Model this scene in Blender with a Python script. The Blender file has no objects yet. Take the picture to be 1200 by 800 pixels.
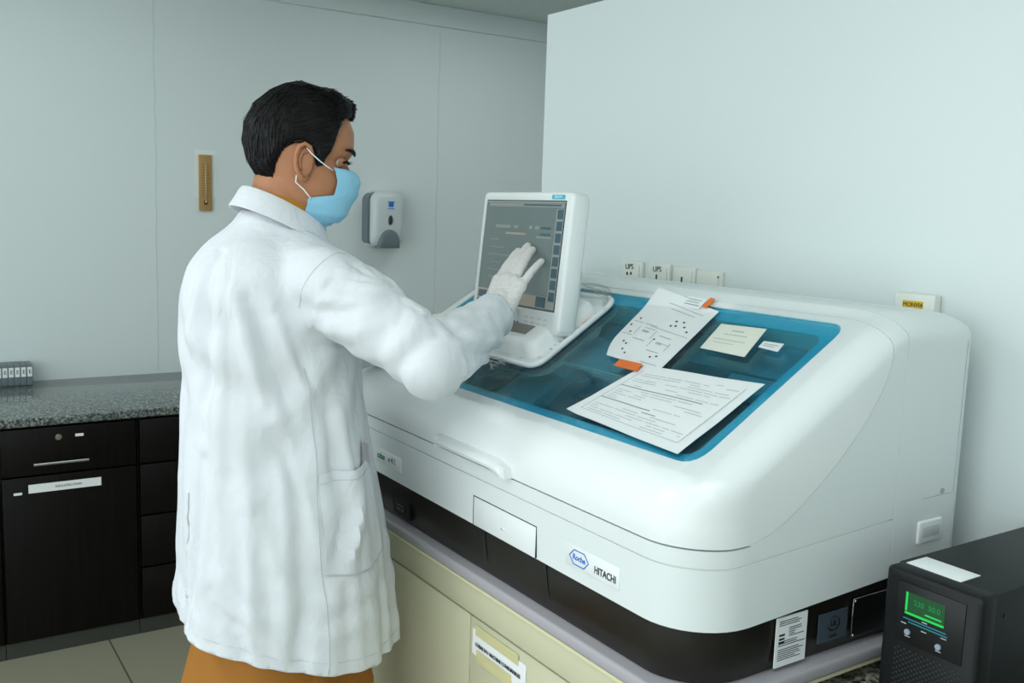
import bpy, bmesh, math, random
from mathutils import Vector, Matrix, noise, Quaternion
from mathutils.bvhtree import BVHTree
random.seed(7)
PI = math.pi
C = bpy.context.scene.collection
sc = bpy.context.scene

# ------------------------------------------------------------------ materials
def lin(c):
    return tuple(((v/255)/12.92 if v/255 <= .04045 else (((v/255)+.055)/1.055)**2.4) for v in c)

def mat(name, col, rough=.5, spec=.5, metal=0, bump=0, bscale=60, var=0, vscale=8, emit=None, estr=0, coat=0, sheen=0):
    m = bpy.data.materials.new(name); m.use_nodes = True
    nt = m.node_tree; b = nt.nodes['Principled BSDF']
    c = lin(col)
    b.inputs['Base Color'].default_value = (*c, 1)
    b.inputs['Roughness'].default_value = rough
    b.inputs['Specular IOR Level'].default_value = spec
    b.inputs['Metallic'].default_value = metal
    b.inputs['Coat Weight'].default_value = coat
    b.inputs['Sheen Weight'].default_value = sheen
    tc = nt.nodes.new('ShaderNodeTexCoord')
    if var:
        n = nt.nodes.new('ShaderNodeTexNoise'); n.inputs['Scale'].default_value = vscale; n.inputs['Detail'].default_value = 5
        nt.links.new(tc.outputs['Object'], n.inputs['Vector'])
        r = nt.nodes.new('ShaderNodeMix'); r.data_type = 'RGBA'
        r.inputs[6].default_value = (*[x*(1-var) for x in c], 1); r.inputs[7].default_value = (*[min(1, x*(1+var)) for x in c], 1)
        nt.links.new(n.outputs['Fac'], r.inputs[0]); nt.links.new(r.outputs[2], b.inputs['Base Color'])
    if bump:
        n = nt.nodes.new('ShaderNodeTexNoise'); n.inputs['Scale'].default_value = bscale; n.inputs['Detail'].default_value = 4
        nt.links.new(tc.outputs['Object'], n.inputs['Vector'])
        bp = nt.nodes.new('ShaderNodeBump'); bp.inputs['Strength'].default_value = bump; bp.inputs['Distance'].default_value = .01
        nt.links.new(n.outputs['Fac'], bp.inputs['Height']); nt.links.new(bp.outputs['Normal'], b.inputs['Normal'])
    if emit:
        b.inputs['Emission Color'].default_value = (*lin(emit), 1); b.inputs['Emission Strength'].default_value = estr
    return m

M = {}
M['wall'] = mat('wall_paint', (222, 231, 231), .45, .35, bump=.04, bscale=9, var=.02, vscale=2)
M['ceil'] = mat('ceiling_paint', (200, 210, 206), .8)
M['white'] = mat('white_plastic', (233, 237, 237), .28, .5, bump=.01, bscale=200)
M['white2'] = mat('white_plastic_satin', (226, 232, 232), .38, .45)
M['groove'] = mat('groove_ivory', (214, 216, 205), .5)
M['dark'] = mat('dark_brown_plastic', (29, 26, 22), .3, .4)
M['black'] = mat('black_plastic', (14, 15, 16), .4, .4)
M['blackmatte'] = mat('black_powder_coat', (8, 11, 13), .45, .35, bump=.05, bscale=500)
M['blue'] = mat('blue_print', (40, 110, 200), .5)
M['ink'] = mat('black_ink', (38, 42, 48), .6)
M['ink2'] = mat('grey_ink', (150, 157, 162), .6)
M['teal'] = mat('teal_print', (20, 120, 95), .5)
M['paper'] = mat('paper', (240, 243, 244), .7, .3)
M['note'] = mat('cream_note', (236, 238, 226), .7, .3)
M['orange'] = mat('orange_tape', (240, 120, 30), .45)
M['steel'] = mat('brushed_steel', (190, 192, 192), .25, .5, metal=1)
M['cream'] = mat('cream_laminate', (203, 201, 172), .45, .4, var=.03, vscale=3)
M['creamedge'] = mat('cream_edge', (222, 216, 176), .5)
M['board'] = mat('grey_laminate', (170, 166, 172), .45, .4)
M['glove'] = mat('latex_glove', (226, 222, 220), .5, .4, bump=.25, bscale=120)
M['mask'] = mat('mask_blue', (150, 208, 234), .7, .2, bump=.1, bscale=300)
M['strap'] = mat('elastic_white', (240, 240, 240), .6)
M['hair'] = mat('black_hair', (12, 11, 13), .45, .35, bump=.3, bscale=180)
M['eyew'] = mat('eye_white', (215, 208, 200), .25)
M['eyeb'] = mat('iris_dark', (25, 15, 10), .15)
M['shirt'] = mat('mustard_cotton', (186, 126, 44), .85, .2, bump=.2, bscale=400)
M['trouser'] = mat('mustard_trouser_cotton', (168, 112, 50), .85, .2, bump=.15, bscale=300, var=.05, vscale=20)
M['shoe'] = mat('brown_leather', (50, 32, 22), .4)
M['grey'] = mat('grey_plastic', (110, 122, 128), .45)
M['ltgrey'] = mat('light_grey_plastic', (176, 184, 186), .45)
M['beige'] = mat('ivory_plastic', (230, 233, 226), .35)
M['yellow'] = mat('yellow_sticker', (226, 184, 40), .5)
M['disp'] = mat('dispenser_white', (206, 214, 216), .3)
M['rimtint'] = mat('cyan_rim_tint', (112, 218, 246), .5)  # cyan put in for light tinted by the blue window
M['inner'] = mat('inner_grey', (120, 156, 176), .5)
M['innerdark'] = mat('inner_dark', (66, 84, 104), .5)
M['tapeclear'] = mat('yellowed_tape', (214, 208, 160), .3)
M['bordergrey'] = mat('sticker_grey', (66, 78, 88), .5)
M['skirting'] = mat('grey_skirting', (58, 60, 54), .5)
M['sticker'] = mat('cyan_sticker', (70, 185, 215), .4)

# skin with procedural mottling
M['skin'] = mat('brown_skin', (178, 122, 88), .5, .4, bump=.06, bscale=120, var=.10, vscale=25)
bs = M['skin'].node_tree.nodes['Principled BSDF']
bs.inputs['Subsurface Weight'].default_value = .08; bs.inputs['Subsurface Radius'].default_value = (.01, .004, .002); bs.inputs['Subsurface Scale'].default_value = .5
# coat cloth
M['coat'] = mat('white_cotton', (220, 223, 228), .85, .2, bump=.12, bscale=60)
nt_ = M['coat'].node_tree; bp1 = [n for n in nt_.nodes if n.type == 'BUMP'][0]
n2 = nt_.nodes.new('ShaderNodeTexNoise'); n2.inputs['Scale'].default_value = 13; n2.inputs['Detail'].default_value = 3; n2.inputs['Distortion'].default_value = 1.2
tc2 = nt_.nodes.new('ShaderNodeTexCoord'); mp2 = nt_.nodes.new('ShaderNodeMapping'); mp2.inputs['Scale'].default_value = (1, 1, .55)
bp2 = nt_.nodes.new('ShaderNodeBump'); bp2.inputs['Strength'].default_value = .28; bp2.inputs['Distance'].default_value = .02
nt_.links.new(tc2.outputs['Object'], mp2.inputs[0]); nt_.links.new(mp2.outputs[0], n2.inputs['Vector']); nt_.links.new(n2.outputs['Fac'], bp2.inputs['Height'])
nt_.links.new(bp2.outputs['Normal'], bp1.inputs['Normal'])

def granite(name, a, b_, c_, sc1=140, rough=.12):
    m = bpy.data.materials.new(name); m.use_nodes = True; nt = m.node_tree; b = nt.nodes['Principled BSDF']
    tc = nt.nodes.new('ShaderNodeTexCoord')
    v = nt.nodes.new('ShaderNodeTexVoronoi'); v.inputs['Scale'].default_value = sc1
    n = nt.nodes.new('ShaderNodeTexNoise'); n.inputs['Scale'].default_value = sc1*.8; n.inputs['Detail'].default_value = 6
    nt.links.new(tc.outputs['Object'], v.inputs['Vector']); nt.links.new(tc.outputs['Object'], n.inputs['Vector'])
    mx = nt.nodes.new('ShaderNodeMath'); mx.operation = 'MULTIPLY_ADD'; mx.inputs[1].default_value = .35; 
    sep = nt.nodes.new('ShaderNodeSeparateColor'); nt.links.new(v.outputs['Color'], sep.inputs[0])
    nt.links.new(sep.outputs[0], mx.inputs[0]); nt.links.new(n.outputs['Fac'], mx.inputs[2])
    r = nt.nodes.new('ShaderNodeValToRGB'); nt.links.new(mx.outputs[0], r.inputs[0])
    e = r.color_ramp.elements; e[0].position = .45; e[0].color = (*lin(a), 1); e[1].position = .92; e[1].color = (*lin(c_), 1)
    k = e.new(.66); k.color = (*lin(b_), 1)
    nt.links.new(r.outputs[0], b.inputs['Base Color']); b.inputs['Roughness'].default_value = rough; b.inputs['Specular IOR Level'].default_value = .5
    return m
M['granite'] = granite('grey_granite', (44, 50, 50), (92, 100, 98), (150, 156, 152))
M['granite2'] = granite('speckled_granite', (20, 22, 20), (110, 112, 104), (185, 186, 172), 110, .2)

def wood():
    m = bpy.data.materials.new('dark_wenge_laminate'); m.use_nodes = True; nt = m.node_tree; b = nt.nodes['Principled BSDF']
    tc = nt.nodes.new('ShaderNodeTexCoord'); mp = nt.nodes.new('ShaderNodeMapping'); mp.inputs['Scale'].default_value = (30, 30, 1.2)
    n = nt.nodes.new('ShaderNodeTexNoise'); n.inputs['Scale'].default_value = 2.5; n.inputs['Detail'].default_value = 7
    r = nt.nodes.new('ShaderNodeValToRGB'); e = r.color_ramp.elements
    e[0].position = .35; e[0].color = (*lin((4, 3, 3)), 1); e[1].position = .75; e[1].color = (*lin((15, 11, 8)), 1)
    nt.links.new(tc.outputs['Object'], mp.inputs[0]); nt.links.new(mp.outputs[0], n.inputs['Vector'])
    nt.links.new(n.outputs['Fac'], r.inputs[0]); nt.links.new(r.outputs[0], b.inputs['Base Color'])
    b.inputs['Roughness'].default_value = .45; b.inputs['Specular IOR Level'].default_value = .2
    return m
M['wood'] = wood()

def tiles():
    m = bpy.data.materials.new('floor_tiles'); m.use_nodes = True; nt = m.node_tree; b = nt.nodes['Principled BSDF']
    tc = nt.nodes.new('ShaderNodeTexCoord'); mp = nt.nodes.new('ShaderNodeMapping'); mp.inputs['Location'].default_value = (.45, -.015, 0)
    br = nt.nodes.new('ShaderNodeTexBrick'); br.offset = 0; br.inputs['Scale'].default_value = 1
    br.inputs['Brick Width'].default_value = .6; br.inputs['Row Height'].default_value = .6; br.inputs['Mortar Size'].default_value = .003
    br.inputs['Color1'].default_value = (*lin((150, 147, 128)), 1); br.inputs['Color2'].default_value = (*lin((146, 144, 125)), 1)
    br.inputs['Mortar'].default_value = (*lin((92, 88, 76)), 1)
    nt.links.new(tc.outputs['Object'], mp.inputs[0]); nt.links.new(mp.outputs[0], br.inputs['Vector']); nt.links.new(br.outputs['Color'], b.inputs['Base Color'])
    b.inputs['Roughness'].default_value = .25
    return m
M['tiles'] = tiles()

def see_through(name, tint, fres=.5, rough=.03, bump=0, base=.0, bscale=30):
    m = bpy.data.materials.new(name); m.use_nodes = True; nt = m.node_tree; nt.nodes.remove(nt.nodes['Principled BSDF'])
    out = nt.nodes['Material Output']
    t = nt.nodes.new('ShaderNodeBsdfTransparent'); t.inputs[0].default_value = (*tint, 1)
    g = nt.nodes.new('ShaderNodeBsdfGlossy'); g.inputs['Roughness'].default_value = rough
    f = nt.nodes.new('ShaderNodeFresnel'); f.inputs[0].default_value = 1.45
    a = nt.nodes.new('ShaderNodeMath'); a.operation = 'MULTIPLY_ADD'; a.inputs[1].default_value = fres; a.inputs[2].default_value = base
    mx = nt.nodes.new('ShaderNodeMixShader')
    nt.links.new(f.outputs[0], a.inputs[0]); nt.links.new(a.outputs[0], mx.inputs[0]); nt.links.new(t.outputs[0], mx.inputs[1]); nt.links.new(g.outputs[0], mx.inputs[2])
    nt.links.new(mx.outputs[0], out.inputs[0])
    if bump:
        tc = nt.nodes.new('ShaderNodeTexCoord'); n = nt.nodes.new('ShaderNodeTexNoise'); n.inputs['Scale'].default_value = bscale; n.inputs['Detail'].default_value = 3; n.inputs['Distortion'].default_value = 1.5
        bp = nt.nodes.new('ShaderNodeBump'); bp.inputs['Strength'].default_value = bump; bp.inputs['Distance'].default_value = .01
        nt.links.new(tc.outputs['Object'], n.inputs['Vector']); nt.links.new(n.outputs['Fac'], bp.inputs['Height'])
        nt.links.new(bp.outputs[0], g.inputs['Normal']); nt.links.new(bp.outputs[0], f.inputs['Normal'])
    return m
M['blueglass'] = see_through('blue_tinted_cover', (.60, .945, 1.0), .5, .02)
M['film'] = see_through('clear_plastic_film', (.99, .995, .995), .45, .08, bump=.35, base=.0, bscale=22)
M['screenglass'] = mat('screen_surface', (92, 104, 103), .18, .6, emit=(95, 112, 110), estr=.25)
M['scr1'] = mat('screen_panel_light', (128, 134, 130), .3, emit=(120, 126, 120), estr=.25)
M['scr2'] = mat('screen_button', (60, 84, 94), .3, emit=(50, 76, 88), estr=.2)
M['scr3'] = mat('screen_bar_beige', (150, 144, 130), .3, emit=(150, 142, 125), estr=.2)
M['green'] = mat('green_lcd', (5, 60, 20), .3, emit=(20, 200, 80), estr=.9)
M['greendark'] = mat('green_lcd_dark', (3, 40, 14), .3, emit=(4, 80, 35), estr=.5)
M['cyanled'] = mat('cyan_line', (20, 110, 120), .4, emit=(20, 120, 130), estr=.3)

# ------------------------------------------------------------------ helpers
def tag(o, label=None, cat=None, group=None, kind=None):
    if label: o['label'] = label
    if cat: o['category'] = cat
    if group: o['group'] = group
    if kind: o['kind'] = kind
    return o

def thing(name, label, cat, loc=(0, 0, 0), group=None):
    o = bpy.data.objects.new(name, None); C.objects.link(o); o.location = loc; o.empty_display_size = .05
    return tag(o, label, cat, group)

def link(name, me, m=None, parent=None, smooth=True, label=None):
    """mesh given in world coordinates; kept where it stands when parented"""
    if m is not None and len(me.materials) == 0:
        for x in (m if isinstance(m, (list, tuple)) else [m]): me.materials.append(x)
    o = bpy.data.objects.new(name, me); C.objects.link(o)
    if smooth:
        for p in me.polygons: p.use_smooth = True
    if parent is not None:
        o.parent = parent
        p = parent; off = Vector((0, 0, 0))
        while p is not None: off += Vector(p.location); p = p.parent
        me.transform(Matrix.Translation(-off))
    if label: o['label'] = label
    return o

def own_origin(o, p):
    """top-level mesh: put the origin at p"""
    o.data.transform(Matrix.Translation(-Vector(p))); o.location = p
    return o

def bmesh_obj(name, bm, m, parent=None, smooth=False, angle=None, label=None):
    bmesh.ops.recalc_face_normals(bm, faces=bm.faces)
    me = bpy.data.meshes.new(name); bm.to_mesh(me); bm.free()
    o = link(name, me, m, parent, smooth, label)
    if angle:
        me.set_sharp_from_angle(angle=math.radians(angle))
    return o

def add_box(bm, a, b, bev=0, seg=2, mi=0):
    """box from corner a to corner b, bevelled"""
    a = Vector(a); b = Vector(b)
    r = bmesh.ops.create_cube(bm, size=1)
    vs = r['verts']
    for v in vs:
        v.co = Vector([(a[i]+b[i])/2 + v.co[i]*(b[i]-a[i]) for i in range(3)])
    fs = set(f for v in vs for f in v.link_faces)
    for f in fs: f.material_index = mi
    if bev:
        es = list(set(e for v in vs for e in v.link_edges))
        r2 = bmesh.ops.bevel(bm, geom=es, offset=bev, segments=seg, profile=.5, affect='EDGES')
        for f in r2['faces']: f.material_index = mi
    return vs

def box(name, a, b, m, parent=None, bev=0, seg=2, label=None):
    bm = bmesh.new(); add_box(bm, a, b, bev, seg)
    return bmesh_obj(name, bm, m, parent, smooth=bev > 0, angle=40 if bev > 0 else None, label=label)

def add_prism(bm, pts, off, mi=0):
    """polygon pts (3D) extruded by vector off"""
    n = len(pts); off = Vector(off)
    v0 = [bm.verts.new(Vector(p)) for p in pts]; v1 = [bm.verts.new(Vector(p)+off) for p in pts]
    fs = [bm.faces.new(v0[::-1]), bm.faces.new(v1)]
    for i in range(n): fs.append(bm.faces.new((v0[i], v0[(i+1) % n], v1[(i+1) % n], v1[i])))
    for f in fs: f.material_index = mi
    return v0+v1

def add_tube(bm, pts, r, seg=8, cap=True, mi=0):
    pts = [Vector(p) for p in pts]
    if not isinstance(r, (list, tuple)): r = [r]*len(pts)
    rings = []; prev = None
    for i, p in enumerate(pts):
        d = (pts[min(i+1, len(pts)-1)] - pts[max(i-1, 0)]).normalized()
        if prev is None:
            up = Vector((0, 0, 1)) if abs(d.z) < .9 else Vector((1, 0, 0))
            s = d.cross(up).normalized()
        else:
            s = (prev - d*prev.dot(d)).normalized()
        prev = s; t = d.cross(s)
        rings.append([bm.verts.new(p + s*math.cos(2*PI*k/seg)*r[i] + t*math.sin(2*PI*k/seg)*r[i]) for k in range(seg)])
    for a, b in zip(rings, rings[1:]):
        for k in range(seg):
            f = bm.faces.new((a[k], a[(k+1) % seg], b[(k+1) % seg], b[k])); f.material_index = mi
    if cap:
        bm.faces.new(rings[0][::-1]).material_index = mi; bm.faces.new(rings[-1]).material_index = mi

def add_cyl(bm, c, axis, r, h, seg=24, r2=None, mi=0):
    c = Vector(c); axis = Vector(axis).normalized()
    add_tube(bm, [c, c+axis*h], [r, r if r2 is None else r2], seg, mi=mi)

def add_ball(bm, c, rad, seg=16, rot=None):
    r = bmesh.ops.create_uvsphere(bm, u_segments=seg, v_segments=max(6, seg//2), radius=1)
    if not isinstance(rad, (tuple, list, Vector)): rad = (rad,)*3
    for v in r['verts']:
        p = Vector((v.co[0]*rad[0], v.co[1]*rad[1], v.co[2]*rad[2]))
        if rot is not None: p = rot @ p
        v.co = Vector(c)+p
    return r['verts']

def add_capsule(bm, a, b, ra, rb, seg=14):
    a = Vector(a); b = Vector(b); n = 5; d = (b-a).normalized()
    pts = []; rs = []
    for k in range(n): t = PI/2*(k+.3)/n; pts.append(a - d*ra*math.cos(t)); rs.append(ra*math.sin(t))
    pts.append(a); rs.append(ra); pts.append(b); rs.append(rb)
    for k in range(n-1, -1, -1): t = PI/2*(k+.3)/n; pts.append(b + d*rb*math.cos(t)); rs.append(rb*math.sin(t))
    add_tube(bm, pts, rs, seg)

def rrect(x0, x1, y0, y1, r, n=6):
    """rounded rectangle, r = 4 radii for corners (x0y0, x1y0, x1y1, x0y1), counterclockwise"""
    out = []
    for (cx, cy, sx, sy, a0, rr) in ((x0, y0, 1, 1, PI, r[0]), (x1, y0, -1, 1, 1.5*PI, r[1]), (x1, y1, -1, -1, 0, r[2]), (x0, y1, 1, -1, .5*PI, r[3])):
        for k in range(n+1):
            a = a0 + PI/2*k/n
            out.append((cx+sx*rr+rr*math.cos(a), cy+sy*rr+rr*math.sin(a)))
    return out

def loft(bm, rings, cap=True, mi=0):
    R = [[bm.verts.new(Vector(p)) for p in r] for r in rings]; n = len(R[0])
    for a, b in zip(R, R[1:]):
        for k in range(n): bm.faces.new((a[k], a[(k+1) % n], b[(k+1) % n], b[k])).material_index = mi
    if cap:
        bm.faces.new(R[0][::-1]).material_index = mi; bm.faces.new(R[-1]).material_index = mi

def bake(o):
    """replace an object's mesh by its evaluated mesh"""
    dg = bpy.context.evaluated_depsgraph_get(); dg.update()
    me = bpy.data.meshes.new_from_object(o.evaluated_get(dg))
    o.modifiers.clear(); old = o.data; o.data = me
    bpy.data.meshes.remove(old)
    return o

def thicken(o, t, angle=50):
    md = o.modifiers.new('t', 'SOLIDIFY'); md.thickness = t; md.offset = 0
    bake(o); o.data.set_sharp_from_angle(angle=math.radians(angle)); return o

def temp(bm):
    bmesh.ops.recalc_face_normals(bm, faces=bm.faces)
    me = bpy.data.meshes.new('tmp'); bm.to_mesh(me); bm.free()
    o = bpy.data.objects.new('tmp', me); C.objects.link(o); return o

def kill(o):
    me = o.data; bpy.data.objects.remove(o); 
    if me.users == 0: bpy.data.meshes.remove(me)

def boolean(o, cutter, op='DIFFERENCE'):
    md = o.modifiers.new('b', 'BOOLEAN'); md.operation = op; md.object = cutter; md.solver = 'EXACT'
    return bake(o)

def voxel(o, size, smooth=4, fac=.5):
    md = o.modifiers.new('r', 'REMESH'); md.mode = 'VOXEL'; md.voxel_size = size
    if smooth:
        s = o.modifiers.new('s', 'SMOOTH'); s.iterations = smooth; s.factor = fac
    return bake(o)

def text(name, body, size, loc, rot, m, parent=None, extrude=.0003, bold=False, align='CENTER', sx=1):
    cu = bpy.data.curves.new(name, 'FONT'); cu.body = body; cu.size = size; cu.extrude = extrude
    cu.align_x = align; cu.align_y = 'CENTER'
    if bold: cu.offset = size*.02
    t = bpy.data.objects.new('tmp', cu); C.objects.link(t)
    dg = bpy.context.evaluated_depsgraph_get()
    me = bpy.data.meshes.new_from_object(t.evaluated_get(dg)); bpy.data.objects.remove(t); bpy.data.curves.remove(cu)
    R = rot if isinstance(rot, Matrix) else Matrix.Rotation(rot[2], 4, 'Z') @ Matrix.Rotation(rot[0], 4, 'X')
    me.transform(Matrix.Translation(Vector(loc)) @ R @ Matrix.Diagonal((sx, 1, 1, 1)))
    me.materials.clear()
    return link(name, me, m, parent, smooth=False)

FRONT = (PI/2, 0, 0)          # faces -Y
SIDE = (PI/2, 0, PI/2)        # faces +X

# ------------------------------------------------------------------ room
def struct(name, a, b, m, bev=0):
    o = box(name, a, b, m, None, bev); o['kind'] = 'structure'; return o
WX = -4.05; WY = 1.56; CZ = 2.43
struct('floor', (WX-.1, -2.6, -.1), (2.6, 3.4, 0), M['tiles'])
struct('ceiling', (WX-.1, -2.6, CZ), (2.6, 3.4, CZ+.1), M['ceil'])
struct('wall_back', (WX-.1, -2.6, 0), (WX, 3.4, CZ), M['wall'])
struct('wall_far', (WX, 3.3, 0), (2.6, 3.4, CZ), M['wall'])
struct('wall_front', (2.6, -2.6, 0), (2.7, 3.4, CZ), M['wall'])
struct('wall_right', (-2.225, WY, 0), (2.6, WY+.12, 2.035), M['wall'])
# shallow beam at the head of the back wall and the slim wall-panel joints
struct('trim_1', (WX, -2.6, 2.338), (WX+.022, 3.3, CZ), M['wall'], .004)
for i, y in enumerate((.955, 2.235)):
    bm = bmesh.new()
    pts = [(WX+.0006, y+random.uniform(-.003, .003), .81+k*.05) for k in range(31)]
    add_tube(bm, pts, .0011, 5)
    o = bmesh_obj('trim_%d' % (i+2), bm, mat('wall_joint', (196, 206, 206), .6)); o['kind'] = 'structure'

# ------------------------------------------------------------------ back counter
GX = -3.345
bm = bmesh.new(); add_box(bm, (WX+.002, -2.5, .772), (GX, 1.6, .80), .006, 3)
o = bmesh_obj('countertop', bm, M['granite'], None, True, 40)
own_origin(o, (-3.7, -.4, .772)); tag(o, 'long polished grey granite worktop along the back wall', 'countertop')

def drawer_front(cab, name, y0, y1, z0, z1):
    return box(name, (-3.372, y0, z0), (-3.354, y1, z1), M['wood'], cab, .002)

def handle(par, y0, y1, z, m=None):
    bm = bmesh.new()
    add_tube(bm, [(-3.354, y0+.008, z), (-3.335, y0+.008, z)], .003, 8); add_tube(bm, [(-3.354, y1-.008, z), (-3.335, y1-.008, z)], .003, 8)
    add_tube(bm, [(-3.333, y0, z), (-3.333, y1, z)], .0048, 10)
    return bmesh_obj('bar_handle', bm, m or M['steel'], par, True, 50, label='thin chrome bar handle')

cab = thing('base_cabinet', 'dark wood cabinet with a keyed drawer and a white strip on its door', 'cabinet', (-3.7, .51, 0))
box('body', (WX+.01, .302, .05), (-3.374, .716, .770), M['wood'], cab)
box('plinth', (WX+.01, .302, 0), (-3.366, .716, .052), M['skirting'], cab, label='dark grey plinth strip')
d = drawer_front(cab, 'drawer', .306, .712, .612, .764)
handle(d, .396, .560, .650)
bm = bmesh.new(); add_cyl(bm, (-3.355, .473, .731), (1, 0, 0), .010, .006, 20); add_cyl(bm, (-3.350, .473, .731), (1, 0, 0), .006, .004, 16); add_box(bm, (-3.346, .4715, .726), (-3.3455, .4745, .736))
bmesh_obj('drawer_lock', bm, M['steel'], d, True, 40, label='round steel key lock')
box('number_tag', (-3.354, .524, .727), (-3.3525, .549, .736), M['paper'], d, label='tiny white tag')
d = drawer_front(cab, 'door', .306, .712, .058, .606)
lb = box('paper_strip', (-3.354, .381, .553), (-3.3525, .600, .581), M['paper'], d, label='white printed name strip')
text('printing', 'INSULATED STORE', .010, (-3.3522, .50, .567), SIDE, M['ink'], d, sx=.95)
box('number_tag', (-3.354, .338, .551), (-3.3525, .362, .559), M['paper'], d, label='tiny white tag')

cab = thing('drawer_cabinet', 'dark wood cabinet of stacked drawers beside the man in the coat', 'cabinet', (-3.7, .93, 0))
box('body', (WX+.01, .718, .05), (-3.374, 1.15, .770), M['wood'], cab)
box('plinth', (WX+.01, .718, 0), (-3.366, 1.15, .052), M['skirting'], cab, label='dark grey plinth strip')
for z0, z1 in ((.612, .764), (.43, .606), (.245, .424), (.058, .239)):
    d = drawer_front(cab, 'drawer', .726, 1.142, z0, z1)
cab = thing('corner_cabinet', 'dark wood base cabinet left of the one with the keyed drawer', 'cabinet', (-3.7, .1, 0))
box('body', (WX+.01, -.25, .05), (-3.374, .300, .770), M['wood'], cab)
box('plinth', (WX+.01, -.25, 0), (-3.366, .300, .052), M['skirting'], cab, label='dark grey plinth strip')
drawer_front(cab, 'drawer', -.245, .296, .612, .764); drawer_front(cab, 'door', -.245, .296, .058, .606)

# row of small reagent boxes on the worktop
def box_unit(i):
    y1 = .478 - i*.0207; y0 = y1-.0200; x1 = -3.962; x0 = -4.040
    where = ['the right end of the row', 'second from the right end', 'third from the right end', 'fourth from the right end', 'fifth from the right end', 'cut by the left edge of the photo']
    t = thing('reagent_box', 'narrow grey reagent box on the granite worktop, ' + where[i], 'box', ((x0+x1)/2, (y0+y1)/2, .80), 'narrow grey boxes standing in a row on the granite worktop')
    box('body', (x0, y0, .8003), (x1, y1, .872), M['grey'], t, .001)
    bm = bmesh.new(); add_prism(bm, [(x0, y0+.0003, .8722), (x1+.001, y0+.0003, .8722), (x1-.002, y0+.0003, .879), (x0, y0+.0003, .879)], (0, .0194, 0))
    bmesh_obj('lid', bm, M['grey'], t)
    lb = box('label_sticker', (x1, y0+.002, .832), (x1+.0012, y1-.002, .868), M['paper'], t, label='white sticker')
    text('printing', 'E', .020, (x1+.0014, (y0+y1)/2+.001, .850), SIDE, M['ink'], t)
for i in range(6): box_unit(i)

# ------------------------------------------------------------------ wall pieces
t = thing('wall_thermometer', 'brown wooden thermometer hanging on the back wall behind the man', 'thermometer', (WX, 1.15, 1.46))
x = WX+.012
bm = bmesh.new(); add_box(bm, (WX, 1.124, 1.466), (x, 1.176, 1.692), .002)
bmesh_obj('backplate', bm, mat('tan_wood', (176, 138, 84), .5, var=.12, vscale=30), t, True, 40)
bm = bmesh.new(); add_tube(bm, [(x+.002, 1.150, 1.506), (x+.002, 1.150, 1.655)], .0022, 8); add_ball(bm, (x+.003, 1.150, 1.503), .005, 12)
bmesh_obj('glass_tube', bm, mat('thermo_glass', (196, 180, 150), .15), t, True)
bm = bmesh.new()
for k in range(13):
    z = 1.525+k*.0105
    add_box(bm, (x, 1.134, z), (x+.0005, 1.144, z+.0018)); add_box(bm, (x, 1.156, z), (x+.0005, 1.166, z+.0018))
add_box(bm, (x, 1.142, 1.490), (x+.0005, 1.158, 1.508)) 
bmesh_obj('scale_marks', bm, mat('brown_ink', (96, 62, 34), .6), t)
box('card', (WX+.0002, 1.108, 1.52), (WX+.0012, 1.196, 1.712), mat('pale_backing', (232, 240, 238), .6), t, label='pale paint patch on the wall')

t = thing('soap_dispenser', 'white wall soap dispenser with a grey push lever beside the monitor', 'soap dispenser', (WX, 1.93, 1.32))
# front shell: side profile swept, rounded outline
def disp_shell(x0, x1, ins, bot=0):
    out = rrect(1.862+ins, 2.027-ins, 1.325+ins+bot, 1.578-ins, (.03, .03, .045, .045), 6)
    return out
bm = bmesh.new()
rings = []
for x, s in ((WX, .0), (WX+.035, .0), (WX+.07, .003), (WX+.088, .009), (WX+.097, .02), (WX+.10, .035)):
    rings.append([(x - .012*max(0, (1.42-z)/.1)*(x > WX+.03), y, z) for (y, z) in disp_shell(0, 0, s)])
loft(bm, rings); bmesh_obj('cover', bm, M['disp'], t, True, 50)
bm = bmesh.new(); rings = []
for x, s in ((WX, .0), (WX+.06, .0)):
    rings.append([(x, y, z) for (y, z) in rrect(1.853+s, 1.90, 1.335, 1.57, (.03, .02, .02, .04), 6)])
loft(bm, rings); bmesh_obj('backplate', bm, M['grey'], t, True, 40, label='grey back plate')
bm = bmesh.new()
arch = [(1.945+.052*math.cos(a)*1.0, 1.345+.062*math.sin(a)) for a in [PI*k/16 for k in range(17)]]
arch = [(y, z) for y, z in arch] + [(1.893, 1.322), (1.997, 1.322)]
rings = [[(x, 1.945+(y-1.945)*s, 1.36+(z-1.36)*s) for y, z in arch] for x, s in ((WX+.05, 1), (WX+.092, 1), (WX+.104, .93), (WX+.107, .8))]
loft(bm, rings); bmesh_obj('push_lever', bm, M['grey'], t, True, 50, label='grey arched push lever')
bm = bmesh.new(); add_ball(bm, (WX+.100, 1.948, 1.448), (.004, .011, .022), 16); bmesh_obj('sight_window', bm, mat('smoky_window', (46, 62, 70), .1), t, True, label='small dark oval window')
bm = bmesh.new(); add_box(bm, (WX+.0995, 1.932, 1.527), (WX+.1008, 1.967, 1.531)); add_box(bm, (WX+.0995, 1.937, 1.507), (WX+.1008, 1.962, 1.527)); add_box(bm, (WX+.0995, 1.932, 1.497), (WX+.1008, 1.967, 1.500))
bmesh_obj('blue_mark', bm, M['blue'], t, label='small blue emblem')

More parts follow.
